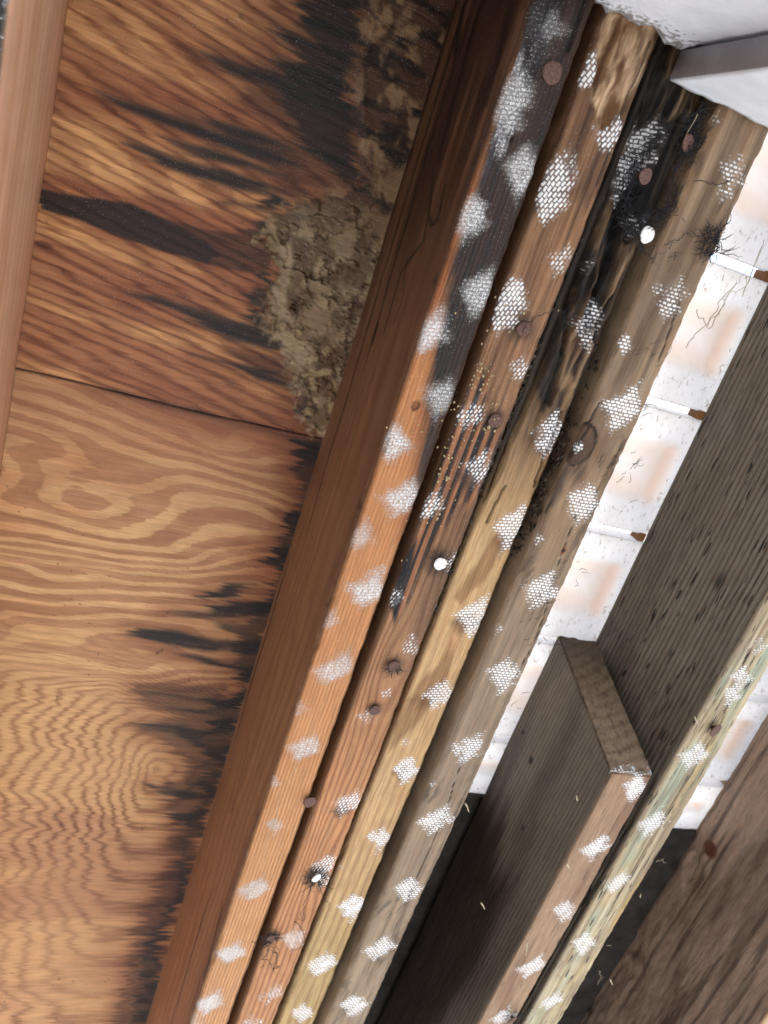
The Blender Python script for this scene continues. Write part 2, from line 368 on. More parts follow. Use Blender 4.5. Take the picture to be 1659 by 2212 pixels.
def fnA(X, Y, Z, NX, NZ):
    bot = ss(-.25, -.9, NZ); side = 1 - bot
    c1, c2 = lin(200, 136, 84), lin(218, 162, 108)
    col = mix(np.broadcast_to(c1, X.shape + (3,)), c2, ss(.1, .7, Y) * .7 + .3 * vn(X * 160, Y * 5, 3))
    g = bot * (X * 6.283 / .0030 + 3.2 * fbm(X * 30, Y * 5, 2, 3) + Y * 14) + side * (Z * 6.283 / .016 + 14 * fbm(Z * 18, Y * 3.5, 6, 3) + 5 * Y)
    gs = bot * (.25 + .4 * ss(.2, .7, Y)) + side * (.22 + .25 * ss(-.2, .4, fbm(Z * 30, Y * 3, 88)))
    # side face: older red brown heartwood
    sc_ = mix(np.broadcast_to(lin(164, 126, 96), X.shape + (3,)), lin(190, 138, 100), ss(.25, .9, Y) * .6 + .3 * vn(Z * 50, Y * 4, 9))
    col = mix(col, sc_, side)
    # wet black stain down the bottom face
    st = blot(X, Y, [(1100, -90), (1340, -60), (1200, 330), (1062, 740), (965, 960), (905, 1075), (893, 1060), (915, 930), (948, 740), (978, 560), (1022, 440), (1048, 330), (1072, 250), (1120, 90)], .004, .02, 260, 7)
    tone = mix(np.broadcast_to(lin(58, 38, 30), X.shape + (3,)), lin(20, 17, 19), ss(-.3, .4, fbm(X * 70, Y * 10, 41)) * ss(.25, -.05, Y))
    tone = mix(tone, lin(20, 19, 25), .8 * ss(-.1, .5, fbm(X * 300, Y * 9, 43, 3))); tone = mix(tone, lin(96, 92, 104), .35 * ss(.1, .6, fbm(X * 420, Y * 14, 46, 3)) * ss(.08, -.1, Y)); tone = mix(tone, lin(110, 74, 48), .55 * ss(.1, .6, fbm(X * 260, Y * 6, 44)) * ss(.170, .182, X))
    col = mix(col, tone, st * bot)
    halo = blot(X, Y, [(1085, -90), (1340, -60), (1200, 330), (1062, 740), (955, 1000), (880, 1160), (868, 1150), (900, 930), (930, 740), (955, 560), (1010, 440), (1042, 330), (1066, 250), (1110, 90)], .009, .03, 200, 6, 5)
    col = mix(col, col * np.array([.55, .38, .36]), halo * (1 - st) * bot)
    # dark runs on the side face near the wall, long check lines
    sd = side * ss(.10, -.06, Y - .5 * (Z - .5)) * ss(-.15, .35, fbm(Z * 55, Y * 3.5, 21) + .25)
    col = mix(col, lin(30, 20, 18), .9 * np.clip(sd, 0, 1))
    col = mix(col, lin(80, 52, 38), .5 * side * ss(.45, -.1, Y))
    for z_, ya, yb, s_ in ((.565, -.2, .26, 2), (.548, -.1, .1, 3), (.505, .62, .86, 4), (.585, .3, .5, 5)):
        q = ss(.0022, .0005, np.abs(Z - z_ - .006 * np.sin(Y * 7 + s_) - .0015 * fbm(Y * 30, Z, s_))) * ss(ya - .02, ya + .02, Y) * ss(yb + .02, yb - .02, Y)
        col = mix(col, lin(24, 16, 16), side * q * .95)
    def sck(P, wd, s_=4):
        q = [atx(a_, b_, .155)[1:] for a_, b_ in P]; return side * ss(wd * 2.2, wd * .6, sdline(Y + 0 * X, Z + .0008 * fbm(Y * 60, Z * 60, s_), q))
    for P, wd in (([(1035, 20), (1005, 130), (975, 240), (950, 340)], .0022), ([(1000, 20), (985, 110)], .003), ([(932, 425), (915, 520), (867, 590), (832, 715)], .0011), ([(937, 370), (927, 465), (932, 487), (947, 475), (962, 400)], .0013), ([(880, 560), (872, 640), (850, 700)], .0007), ([(1100, 30), (1075, 130), (1050, 220)], .0035), ([(815, 705), (806, 735)], .0026), ([(450, 2110), (430, 2170)], .0018), ([(480, 1960), (455, 2060), (438, 2120)], .0016), ([(540, 1600), (500, 1760)], .0006), ([(1060, 380), (1046, 440)], .0008)):
        col = mix(col, lin(30, 20, 19), .9 * sck(P, wd))
    U = 0 * side * ss(.003, .0006, np.abs(np.hypot((Z - .520) * 3.2, np.minimum(Y - .03, 0) * 0 + np.maximum(Y - .012, 0) * 1.0) - .022 - .001 * fbm(Z * 90, Y * 90, 2))) * ss(-.10, -.05, Y) * ss(.05, .04, Y)
    col = mix(col, lin(28, 26, 40), U)
    col = mix(col, lin(92, 52, 38), .5 * side * ss(.482, .452, Z) * ss(-.2, .5, fbm(Z * 80, Y * 7, 51) + .1))
    L = [(1112, 20, 1, .55), (1190, 60, .7, .5), (1104, 215, 1.15, .85), (1098, 260, .9, .8), (1130, 370, 1.05, .9), (1015, 470, .95, 1), (1040, 632, 1.1, .95), (928, 722, 1.05, 1), (957, 860, 1.05, .85), (848, 955, 1.02, 1), (872, 1080, 1.1, 1), (778, 1160, .95, .9), (800, 1277, 1.15, 1), (706, 1345, .75, .75),
         (727, 1450, 1.1, .95), (646, 1530, .55, .6), (660, 1620, 1.0, .9), (592, 1690, .5, .7), (593, 1782, .6, .75), (553, 1922, 1.05, .95), (530, 1845, .35, .5), (503, 2062, 1.08, 1), (455, 2170, 1.12, 1), (445, 2020, .4, .6), (408, 2215, 1, .8)]
    dab = dabs(X, Y, bot, L)
    # scraped, scored patch near the top
    p = at(1098, 225); sw = np.hypot((X - p[0] - .15 * (Y - p[1])) / .010, (Y - p[1]) / .032)
    dab = np.maximum(dab, bot * .8 * ss(1.1, .6, sw) * ss(.35, .62, vn(X * 700, Y * 60, 61)))
    wash = .22 * bot * ss(.0, -.1, Y) * ss(-.2, .5, fbm(X * 90, Y * 40, 71)); dab = np.maximum(dab, wash)
    disp = .0012 * np.maximum(0, fbm(X * 300, Y * 20, 81)) * ss(1.2, .5, sw) * bot
    ck = np.maximum(crack(X, Y, [(1272, -30), (1245, 60), (1228, 110)]), crack(X, Y, [(1082, 262), (1090, 290), (1104, 300)], .001)) * bot
    col = mix(col, (.004, .004, .005), ck); disp = disp + .002 * ck
    h = disc(X, Y, 898, 877, .0021, .2) * bot; col = mix(col, lin(90, 50, 35), ring(X, Y, 898, 877, .0023, .0005) * bot); disp = disp + .0015 * h; col = mix(col, lin(150, 90, 60), h * .6)
    # waney left arris with dark flecks
    fl = ss(.3, .6, fbm(Y * 60, X * 10, 91)) * ss(.006, .0, np.abs(Z - .455)) * side * ss(.8, .1, Y); col = mix(col, lin(40, 24, 20), fl)
    disp = disp + .0016 * ss(.45, .8, fbm(Y * 26, Z * 4, 93)) * (NZ < -.1) * (NZ > -.98) 
    return col, g, gs, dab, disp

def fnB(X, Y, Z, NX, NZ):
    bot = ss(-.25, -.9, NZ)
    up, lo, mid = lin(158, 118, 84), lin(206, 148, 100), lin(124, 88, 62)
    t = ss(.22, .45, Y); col = mix(np.broadcast_to(up, X.shape + (3,)), lo, t)
    col = mix(col, mid, .7 * ss(-.1, .5, fbm(X * 110, Y * 6, 4)) * ss(.4, .12, Y))
    # broad cathedral grain around the knots half way down
    k1 = at(850, 1437); k2 = at(810, 1533)
    g = X * 6.283 / .0052 + 3.5 * fbm(X * 35, Y * 6, 2, 3) + 9 * np.exp(-((Y - k1[1]) / .05) ** 2) * np.cos((X - .21) * 120) + 7 * np.exp(-((Y - .5) / .06) ** 2) * np.cos((X - .222) * 140)
    gs = (.55 + .3 * ss(.2, .4, Y)) * bot
    a = np.arctan2
    st = blot(X, Y, [(1320, -60), (1460, -40), (1420, 100), (1330, 330), (1290, 470), (1235, 420), (1180, 460), (1170, 420), (1200, 300), (1270, 60)], .004, .02, 260, 9, 11) * .55
    col = mix(col, lin(74, 48, 32), st * bot)
    sb = fbm(X * 240, Y * 8, 57, 4); col = mix(col, lin(70, 46, 32), .7 * ss(.1, .45, sb) * ss(.3, .0, Y) * bot); col = mix(col, lin(184, 140, 100), .4 * ss(-.1, -.4, sb) * bot)
    # charcoal streaks between orange late wood
    P2 = [(1040, 800), (1062, 880), (1100, 1000), (1040, 1080), (985, 1100), (930, 1190), (880, 1310), (840, 1330), (860, 1250), (905, 1150), (930, 1060), (975, 930)]
    s2 = blot(X, Y, P2, .003, .018, 330, 7, 13); stripes = ss(-.25, .25, np.sin(X * 6.283 / .0068 + 3 * fbm(X * 20, Y * 4, 15)) + .7 * fbm(X * 300, Y * 12, 17) + .15)
    col = mix(col, lin(34, 26, 26), s2 * stripes * 1. * bot); col = mix(col, lin(186, 120, 80), s2 * (1 - stripes) * .55 * bot)
    br = blot(X, Y, [(1060, 780), (1100, 1040), (960, 1330), (880, 1420), (900, 1300), (1000, 1080)], .008, .02, 150, 8, 19) * .55; col = mix(col, lin(104, 76, 54), br * bot * (1 - s2))
    L0 = [(855, 1345), (843, 1310), (870, 1215), (905, 1165), (890, 1230), (862, 1330)]
    s3 = blot(X, Y, L0, .0015, .006, 300, 12, 23); col = mix(col, lin(24, 22, 30), s3 * bot)
    # bare torn wood at the wall end
    P3 = [(1292, 100), (1310, 40), (1350, 25), (1425, 60), (1400, 150), (1380, 230), (1360, 262), (1345, 232), (1318, 280), (1296, 270), (1284, 230), (1292, 160)]
    tr = ss(.0022, -.0015, sdpoly(X + .004 * fbm(X * 150, Y * 90, 25, 3), Y + .006 * fbm(X * 190, Y * 90, 26, 3), marks(P3))) * bot
    tc = mix(np.broadcast_to(lin(214, 184, 150), X.shape + (3,)), lin(128, 92, 58), ss(-.25, .35, fbm(X * 240, Y * 70, 27))); tc = mix(tc, lin(222, 168, 96), .8 * ss(.13, .04, np.abs(Y + .045) * 3) * ss(.216, .206, X))
    col = mix(col, tc, tr)
    for (px, py, r_) in ((1130, 710, .008), (1068, 908, .007), (950, 1217, .011), (850, 1437, .0075), (810, 1533, .006), (683, 1895, .009), (585, 2027, .008)):
        col = mix(col, lin(60, 42, 32), .75 * disc(X, Y, px, py, r_, .6) * bot)
    L = [(1195, 395, 1.15, 1), (1185, 425, .9, 1), (1102, 648, 1.0, 1), (1085, 675, .8, .95), (1215, 562, .8, .62), (1130, 795, .85, .62), (1015, 905, .95, .7), (1040, 1012, 1.0, .75), (928, 1100, .9, .85), (985, 1215, .9, .5), (852, 1290, .7, .6), (1293, 60, .6, .5), (1282, 150, .8, .95), (1274, 170, .5, .9), (1324, 290, .95, .95), (1330, 268, .6, .8),
         (890, 1400, .9, .55), (795, 1550, .8, .5), (838, 1500, .5, .5), (755, 1738, 1.05, .72), (705, 1872, .95, .8), (640, 2030, 1.15, .72), (590, 2150, 1.05, .6), (700, 1905, .7, .6), (545, 2210, 1, .6)]
    dab = dabs(X, Y, bot, L); dab = dab * (1 - .8 * tr)
    dk = dabs(X + .004, Y - .008, bot, [(755, 1738, .6), (1195, 395, 1.15), (1102, 648, .95), (1040, 1012, .9), (700, 1880, .6)]); col = mix(col, lin(60, 36, 30), dk * .7)
    tc_ = ss(.1, .4, fbm(X * 330, Y * 55, 29, 4)); col = mix(col, lin(104, 70, 44), tr * tc_ * .75); disp = tr * (.0022 + .0045 * fbm(X * 230, Y * 60, 28)) + .0005 * s2 * stripes
    ck = crack(X, Y, [(1410, 90), (1350, 240), (1290, 400)], .0005) * bot * .8; col = mix(col, (.01, .008, .006), ck)
    e = ss(.3, .7, fbm(Y * 45, X * 6, 33)) * ss(.2305, .2355, X) * ss(.3, -.1, Y); disp = disp + .004 * e * bot
    return col, g, gs, dab, disp

def fnC(X, Y, Z, NX, NZ):
    bot = ss(-.25, -.9, NZ)
    col = mix(np.broadcast_to(lin(146, 116, 84), X.shape + (3,)), lin(210, 174, 126), ss(.08, .22, Y))
    col = mix(col, lin(196, 168, 116), ss(.5, .62, Y)); col = mix(col, lin(196, 140, 90), .7 * ss(.1, .4, fbm(X * 70, Y * 6, 5) + .1) * ss(.2, .35, Y))
    g = X * 6.283 / .0085 + 4.5 * fbm(X * 40, Y * 6, 2, 3); gs = .3 * bot + .25 * bot * ss(.3, .5, Y)
    # charred and rotten upper end
    rot = ss(.13, -.02, Y + .03 * fbm(X * 90, Y * 25, 3)) ; col = mix(col, lin(92, 72, 52), rot * .8)
    d = ss(.02, .3, fbm(X * 95, Y * 16, 7) + .3 * ss(.0, -.1, Y) - .24) * ss(.17, .05, Y); col = mix(col, lin(38, 32, 30), d * .85)
    for P in ([(1165, 830), (1190, 900), (1215, 830), (1250, 700), (1190, 690), (1150, 790)], [(1185, 990), (1215, 940), (1240, 850), (1225, 830), (1200, 900), (1178, 960)], [(1290, 640), (1240, 800), (1262, 830), (1330, 690), (1330, 640)], [(1240, 560), (1300, 560), (1310, 620), (1270, 650), (1225, 640)], [(1400, 130), (1500, 150), (1420, 420), (1330, 560), (1310, 500), (1370, 330)]):
        col = mix(col, lin(26, 23, 26), blot(X, Y, P, .002, .014, 260, 14, 9) * bot * .93)
    # black hairy oval round the nails
    O = [(1350, 440), (1365, 370), (1400, 300), (1440, 262), (1500, 250), (1540, 268), (1530, 300), (1480, 350), (1465, 430), (1440, 500), (1405, 525), (1370, 500)]
    ov = ss(.003, -.003, sdpoly(X + .003 * fbm(X * 200, Y * 200, 12), Y, marks(O))); col = mix(col, lin(16, 15, 18), ov * bot)
    L = [(1425, 300, .85, .9), (1405, 330, 1.0, 1.1), (1390, 360, .8, 1.0), (1368, 400, .55, .8), (1362, 440, .5, .75), (1385, 490, .5, .7), (1420, 478, .5, .9), (1440, 470, .4, .8), (1290, 712, 1.05, .7), (1300, 690, .8, .65), (1285, 580, .5, .4), (1205, 945, 1.1, 1), (1198, 975, .85, 1), (1112, 1155, 1.15, 1), (1125, 1135, .8, .9), (1035, 1342, 1.1, 1), (1028, 1360, .8, 1), (957, 1515, 1.1, 1.), (885, 1678, 1.05, 1.05),
         (825, 1828, 1.08, 1.15), (765, 1972, 1.1, 1.2), (700, 2100, 1.12, 1.25), (655, 2205, .95, 1.1), (1055, 1040, .6, .5), (975, 1245, .6, .5), (880, 1620, .45, .4), (790, 1745, .4, .5), (735, 1890, .4, .6)]
    dab = dabs(X, Y, bot, L); dk = dabs(X + .003, Y - .012, bot, [(1205, 930, .9), (1120, 1150, .8), (1030, 1330, .8), (950, 1500, .85), (890, 1660, .7), (1290, 712, 1.)])
    col = mix(col, lin(92, 56, 40), dk * .72)
    stk = fbm(X * 260, Y * 13, 55, 4); zt = ss(.16, .03, Y)
    col = mix(col, lin(20, 17, 16), zt * .85 * ss(.08, .34, stk)); col = mix(col, lin(176, 148, 112), zt * .55 * ss(-.1, -.4, stk) * (1 - .8 * ov))
    # heart shaped brown patches lower down
    for P in ([(985, 1310), (1040, 1290), (1075, 1240), (1090, 1170), (1070, 1180), (1020, 1250)], [(905, 1500), (960, 1440), (985, 1400), (970, 1500), (920, 1560), (880, 1600), (845, 1640), (860, 1580)]):
        col = mix(col, lin(128, 84, 46), blot(X, Y, P, .0025, .01, 140, 12, 15) * bot * .65)
    disp = .0060 * ss(-.1, .4, fbm(X * 130, Y * 22, 17)) * ss(.14, .02, Y) * bot + .0022 * fbm(X * 330, Y * 70, 19, 4) * ss(.16, .06, Y) * bot + .003 * zt * ss(.05, .34, stk) * bot + .002 * ss(.1, -.02, Y) * fbm(X * 260, Y * 60, 18)
    # broken away left arris
    br = ss(.004, -.004, X - (.2428 + .006 * ss(.12, .02, np.abs(Y - .05)) + .0035 * fbm(Y * 40, Z * 10, 19))) * ss(.19, .12, Y); disp = disp + .012 * br * bot; col = mix(col, lin(34, 26, 20), br * .85)
    ck = np.maximum.reduce([crack(X, Y, P, w_) for P, w_ in (([(1255, 590), (1245, 680), (1230, 780), (1200, 880)], .0017), ([(1390, 430), (1350, 500), (1335, 570), (1318, 640), (1300, 700)], .0036), ([(1440, 300), (1400, 420), (1370, 520)], .0018), ([(1300, 450), (1270, 560), (1250, 600)], .0024), ([(1385, 560), (1340, 650), (1300, 740)], .0014), ([(1230, 900), (1190, 990), (1165, 1060)], .0004), ([(1100, 1060), (1060, 1140)], .0004))]) * bot
    col = mix(col, (.004, .003, .003), ck); disp = disp + .006 * ck + .002 * ov * bot
    return col, g, gs, dab, disp

def fnD(X, Y, Z, NX, NZ):
    bot = ss(-.25, -.9, NZ)
    col = mix(np.broadcast_to(lin(154, 132, 108), X.shape + (3,)), lin(146, 128, 108), ss(.1, .4, Y)); col = mix(col, lin(164, 144, 120), ss(.45, .75, Y))
    col = mix(col, lin(186, 140, 92), .5 * ss(.0, .5, fbm(X * 60, Y * 7, 5)) * ss(.3, .0, Y)); col = mix(col, lin(112, 92, 72), .5 * ss(.05, .6, fbm(X * 45, Y * 12, 6))); sb = fbm(X * 260, Y * 10, 58, 4); col = mix(col, lin(96, 76, 58), .55 * ss(.05, .45, sb)); col = mix(col, lin(188, 160, 128), .4 * ss(-.1, -.45, sb)); col = mix(col, lin(70, 56, 46), .7 * ss(.1, .4, fbm(X * 90, Y * 40, 59, 4)) * ss(.08, -.1, Y))
    g = X * 6.283 / .012 + 4 * fbm(X * 30, Y * 5, 2, 3)
    k = at(1255, 962); rr = np.hypot((X - k[0]) * 1.1, (Y - k[1]) * .8); g = g + 14 * np.exp(-(rr / .03) ** 2)
    gs = .22 * bot + .35 * np.exp(-(rr / .03) ** 2)
    kn = ss(.0135, .0115, rr * (1 + .12 * fbm(X * 90, Y * 90, 3))); col = mix(col, lin(98, 70, 52), kn * bot)
    col = mix(col, lin(70, 48, 36), .6 * ss(.5, -.2, fbm(X * 130, Y * 110, 8)) * kn); col = mix(col, lin(104, 78, 56), .55 * ss(.035, .012, rr) * (1 - kn))
    ang = np.arctan2(Y - k[1], X - k[0])
    cr = ss(.0011, .0004, np.abs(rr * (1 + .12 * fbm(X * 90, Y * 90, 3)) - .0125)) * ss(-.4, .2, np.cos(ang + .2) + .3) ; cr = np.maximum(cr, .7 * ss(.0008, .0003, np.abs(rr - .0108 - .001 * fbm(X * 150, Y * 150, 4))) * ss(.2, .6, np.cos(ang)))
    ck = np.maximum.reduce([crack(X, Y, P, w_) for P, w_ in (([(1245, 1110), (1222, 1180), (1195, 1250), (1180, 1320), (1150, 1400), (1110, 1470)], .0003), ([(1470, 650), (1440, 740), (1425, 780)], .0004), ([(1000, 1640), (950, 1790), (900, 1900), (850, 2010)], .0003), ([(1290, 1060), (1262, 1120)], .0004), ([(1300, 870), (1260, 945), (1215, 1010), (1180, 1110)], .0006))])
    cr = np.maximum(cr, ck) * bot; col = mix(col, (.008, .006, .005), cr)
    col = mix(col, lin(74, 58, 46), .85 * blot(X, Y, [(1190, 1060), (1215, 1010), (1235, 1000), (1215, 1060), (1195, 1100)], .002, .005) * bot)
    fl = ss(.50, .62, vn(X * 420, Y * 150, 10)) * ss(.316, .328, X) * ss(-.1, .3, fbm(X * 30, Y * 14, 12)) * ss(.6, .2, Y); col = mix(col, lin(42, 34, 32), fl * bot * .85)
    dr = ss(.54, .62, vn((X + .3 * Y) * 500, (Y - .5 * X) * 90, 16)) * ss(.1, .5, fbm(X * 50, Y * 25, 14)); col = mix(col, lin(60, 48, 42), dr * bot * .55)
    h = disc(X, Y, 1219, 1190, .0015, .2) * bot; col = mix(col, (.01, .006, .004), h); col = mix(col, lin(150, 88, 56), ring(X, Y, 1219, 1190, .002, .0005) * bot * (1 - h))
    L = [(1585, 375, .85, .62), (1570, 420, .6, .5), (1600, 350, .5, .5), (1455, 632, .95, .55), (1448, 665, .8, .6), (1420, 620, .4, .5), (1350, 882, 1.22, .98), (1262, 1085, 1.28, 1), (1172, 1278, 1.22, 1), (1090, 1457, 1.22, .98), (1017, 1620, 1.2, 1.02), (945, 1775, 1.2, 1), (883, 1920, 1.2, 1), (823, 2050, 1.15, 1.08), (766, 2170, 1.15, 1.08), (1500, 300, .7, .4), (1460, 240, .6, .6), (1540, 255, .5, .5),
         (1350, 742, .5, .7), (1252, 968, .3, .9), (1162, 1167, .42, .6), (1078, 1357, .42, .6), (938, 1695, .3, .5), (1480, 265, .5, .7)]
    dab = dabs(X, Y, bot, L)
    disp = .0012 * cr - .0016 * kn * bot + .001 * np.exp(-(rr / .03) ** 2) * bot + .0018 * fl * bot
    return col, g, gs, dab, disp

def fnF(X, Y, Z, NX, NZ):
    bot = ss(-.25, -.9, NZ); side = 1 - bot
    col = mix(np.broadcast_to(lin(168, 138, 110), X.shape + (3,)), lin(132, 96, 74), .75 * ss(-.1, .4, fbm(X * 50, Y * 8, 5)))
    sc_ = mix(np.broadcast_to(lin(132, 124, 112), X.shape + (3,)), lin(106, 98, 86), ss(-.2, .5, fbm(Z * 30, Y * 5, 7)))
    sc_ = mix(sc_, lin(44, 28, 22), .9 * blotz(Z, Y, [(.60, .50), (.56, .56), (.50, .60), (.49, .70), (.53, .95), (.62, 1.1), (.62, .5)]))
    col = mix(col, sc_, side)
    g = bot * (X * 6.283 / .01 + 3 * fbm(X * 30, Y * 5, 2, 3)) + side * (Z * 6.283 / .0052 + 1.8 * fbm(Z * 20, Y * 4, 9, 3) + 5 * np.sin(Y * 6)); gs = bot * .2 + side * .75
    for (py_, pz_, r_) in ((.46, .553, .006), (.52, .52, .004), (.45, .585, .004)):
        d_ = np.hypot(Y - py_, (Z - pz_) * 1.3); col = mix(col, lin(30, 22, 18), side * ss(r_, r_ * .4, d_ * (1 + .4 * fbm(Y * 200, Z * 200, 5))))
    dab = dabs(X, Y, bot, [(1372, 1698, 1.1, 1.1), (1290, 1832, 1.15, 1.05), (1219, 1966, 1.1, 1.05), (1152, 2090, 1.12, 1.08), (1088, 2198, 1.15, 1.1)])
    ck = crack(X, Y, [(1340, 1760), (1290, 1850), (1260, 1900)], .0003) * bot; col = mix(col, (.01, .01, .008), ck * .7)
    disp = side * .0007 * np.sin(g) * .5 + .003 * side * (NX < -.5) * ss(.5, .8, fbm(Y * 30, Z * 8, 15)) * ss(.47, .45, Z)
    return col, g, gs, dab, disp
def blotz(Z, Y, P):
    return ss(.03, -.015, sdpoly(Z, Y + .05 * fbm(Z * 120, Y * 5, 3, 3), P))

def fnG(X, Y, Z, NX, NZ):
    bot = ss(-.25, -.9, NZ); side = 1 - bot
    col = mix(np.broadcast_to(lin(196, 182, 146), X.shape + (3,)), lin(166, 150, 122), ss(-.2, .4, fbm(X * 60, Y * 8, 5)))
    col = mix(col, lin(160, 178, 160), .8 * ss(-.4, .05, fbm(X * 20, Y * 16, 12)) * ss(.0, .4, fbm(X * 70, Y * 7, 11) + .35 * ss(.540, .522, X) - .25 * ss(.545, .56, X)))
    sb = fbm(X * 300, Y * 14, 58, 4); col = mix(col, lin(120, 100, 78), .55 * ss(.05, .4, sb)); col = mix(col, lin(222, 212, 186), .5 * ss(-.05, -.4, sb)); col = mix(col, lin(202, 170, 104), .6 * ss(.1, .5, fbm(X * 60, Y * 9, 13))); col = mix(col, lin(140, 124, 108), .5 * ss(.525, .513, X))
    sc_ = mix(np.broadcast_to(lin(140, 134, 122), X.shape + (3,)), lin(114, 108, 96), ss(-.3, .5, fbm(Z * 22, Y * 4, 7)))
    sc_ = mix(sc_, lin(60, 56, 46), .7 * ss(.014, .004, np.hypot(Y - .20, (Z - .50) * 1.4)))
    col = mix(col, sc_, side)
    g = bot * (X * 6.283 / .009 + 3 * fbm(X * 30, Y * 5, 2, 3)) + side * (Z * 6.283 / .0062 + 1.2 * fbm(Z * 14, Y * 3, 9, 3) + 6 * Y); gs = bot * .2 + side * .95
    dab = dabs(X, Y, bot, [(1602, 1462, 1.0, .9), (1580, 1500, .9, .8), (1640, 1395, .9, .6), (1498, 1632, 1.25, 1.1), (1412, 1780, 1.25, 1.12), (1337, 1906, 1.15, 1), (1262, 2038, 1.15, .98), (1195, 2163, 1.1, 1)])
    ck = crack(X, Y, [(1620, 1400), (1560, 1560), (1480, 1690), (1400, 1830), (1340, 1930), (1290, 2030)], .0004) * bot; col = mix(col, (.02, .018, .012), ck * .8)
    disp = side * .0014 * (.5 + .5 * np.sin(g)) + .0008 * ck
    return col, g, gs, dab, disp

def fnH(X, Y, Z, NX, NZ):
    bot = ss(-.25, -.9, NZ); side = 1 - bot
    col = mix(np.broadcast_to(lin(170, 144, 124), X.shape + (3,)), lin(132, 112, 98), ss(-.3, .4, fbm(Z * 30, Y * 5, 5)))
    col = mix(col, lin(92, 70, 56), .7 * ss(.05, .5, fbm(Z * 60, Y * 9, 8))); col = mix(col, lin(64, 48, 40), .7 * ss(.12, .4, fbm(Z * 200, Y * 7, 18, 4))); col = mix(col, lin(160, 150, 132), .4 * ss(.5, .35, Y) * ss(-.2, .4, fbm(Z * 20, Y * 20, 9)))
    kx = np.hypot((Z - .582) * .9, (Y - .60)); g = Z * 6.283 / .010 + 5 * fbm(Z * 25, Y * 6, 2, 3) + 9 * np.exp(-(kx / .045) ** 2); gs = .10 + .2 * fbm(Z * 30, Y * 4, 4)
    kn = ss(.013, .008, kx); col = mix(col, lin(96, 58, 40), kn * side)
    col = mix(col, lin(206, 172, 130), bot)
    disp = side * (.0002 * np.sin(g) + .003 * fbm(Z * 50, Y * 20, 12)) + .006 * side * ss(.2, .6, fbm(Z * 15, Y * 14, 13)) * ss(.55, .6, Z)
    return col, g, gs, 0 * X, disp
def fnL(X, Y, Z, NX, NZ):
    bot = ss(-.25, -.9, NZ); side = 1 - bot
    col = mix(np.broadcast_to(lin(226, 180, 148), X.shape + (3,)), lin(212, 164, 128), ss(-.3, .3, fbm(Z * 40, Y * 2, 5)))
    col = mix(col, lin(232, 186, 156), .6 * ss(.465, .445, Z)); col = mix(col, lin(190, 132, 96), .5 * ss(.53, .6, Z))
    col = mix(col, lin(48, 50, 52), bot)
    g = Z * 6.283 / .014 + 3 * fbm(Z * 30, Y * 2, 3); gs = .18 * side
    return col, g, gs, bot * .45 * ss(.5, .8, vn(X * 400, Y * 400, 3)), 0 * X

rafters = {}
rafters['A'] = rafter('rafter', 'orange brown rafter nearest the plywood with wide side face and black stained top', M_A, .155, .1915, .45, .64, -.32, 1.5, fnA, dl=.0018, r=.0045)
rafters['B'] = rafter('rafter', 'second rafter from the plywood with torn bare wood at its wall end', M_B, .1975, .2355, .451, .64, -.32, 1.5, fnB, gap_shade=True)
rafters['C'] = rafter('rafter', 'yellowish rafter with rotten black cracked upper end between two close neighbours', M_C, .2412, .2805, .458, .64, -.32, 1.5, fnC, gap_shade=True)
rafters['D'] = rafter('rafter', 'grey brown rafter with a round cracked knot, bright roof tiles on its open side', M_D, .2875, .329, .4505, .613, -.32, 1.5, fnD, dr=.01)
rafters['F'] = rafter('rafter', 'short rafter with rough sawn cut end, dark ridged side and white fabric marks below', M_F, .4565, .503, .45, .600, .336, 1.5, fnF, dl=.0016, shear=.30)
rafters['G'] = rafter('rafter', 'greenish pressure treated rafter with small dark slits and a wide ridged side face', M_G, .513, .561, .4505, .613, -.32, 1.5, fnG, dl=.0016)
rafters['H'] = rafter('rafter', 'rough knotty brown rafter cut off by the bottom right corner of the photo', M_H, .80, .846, .418, .613, -.32, 1.5, fnH, dl=.0018)
rafters['L'] = rafter('rafter', 'smooth peach coloured rafter along the left edge of the plywood', M_L, -.124, -.083, .434, .599, -.32, 1.5, fnL, dl=.02, dr=.004)

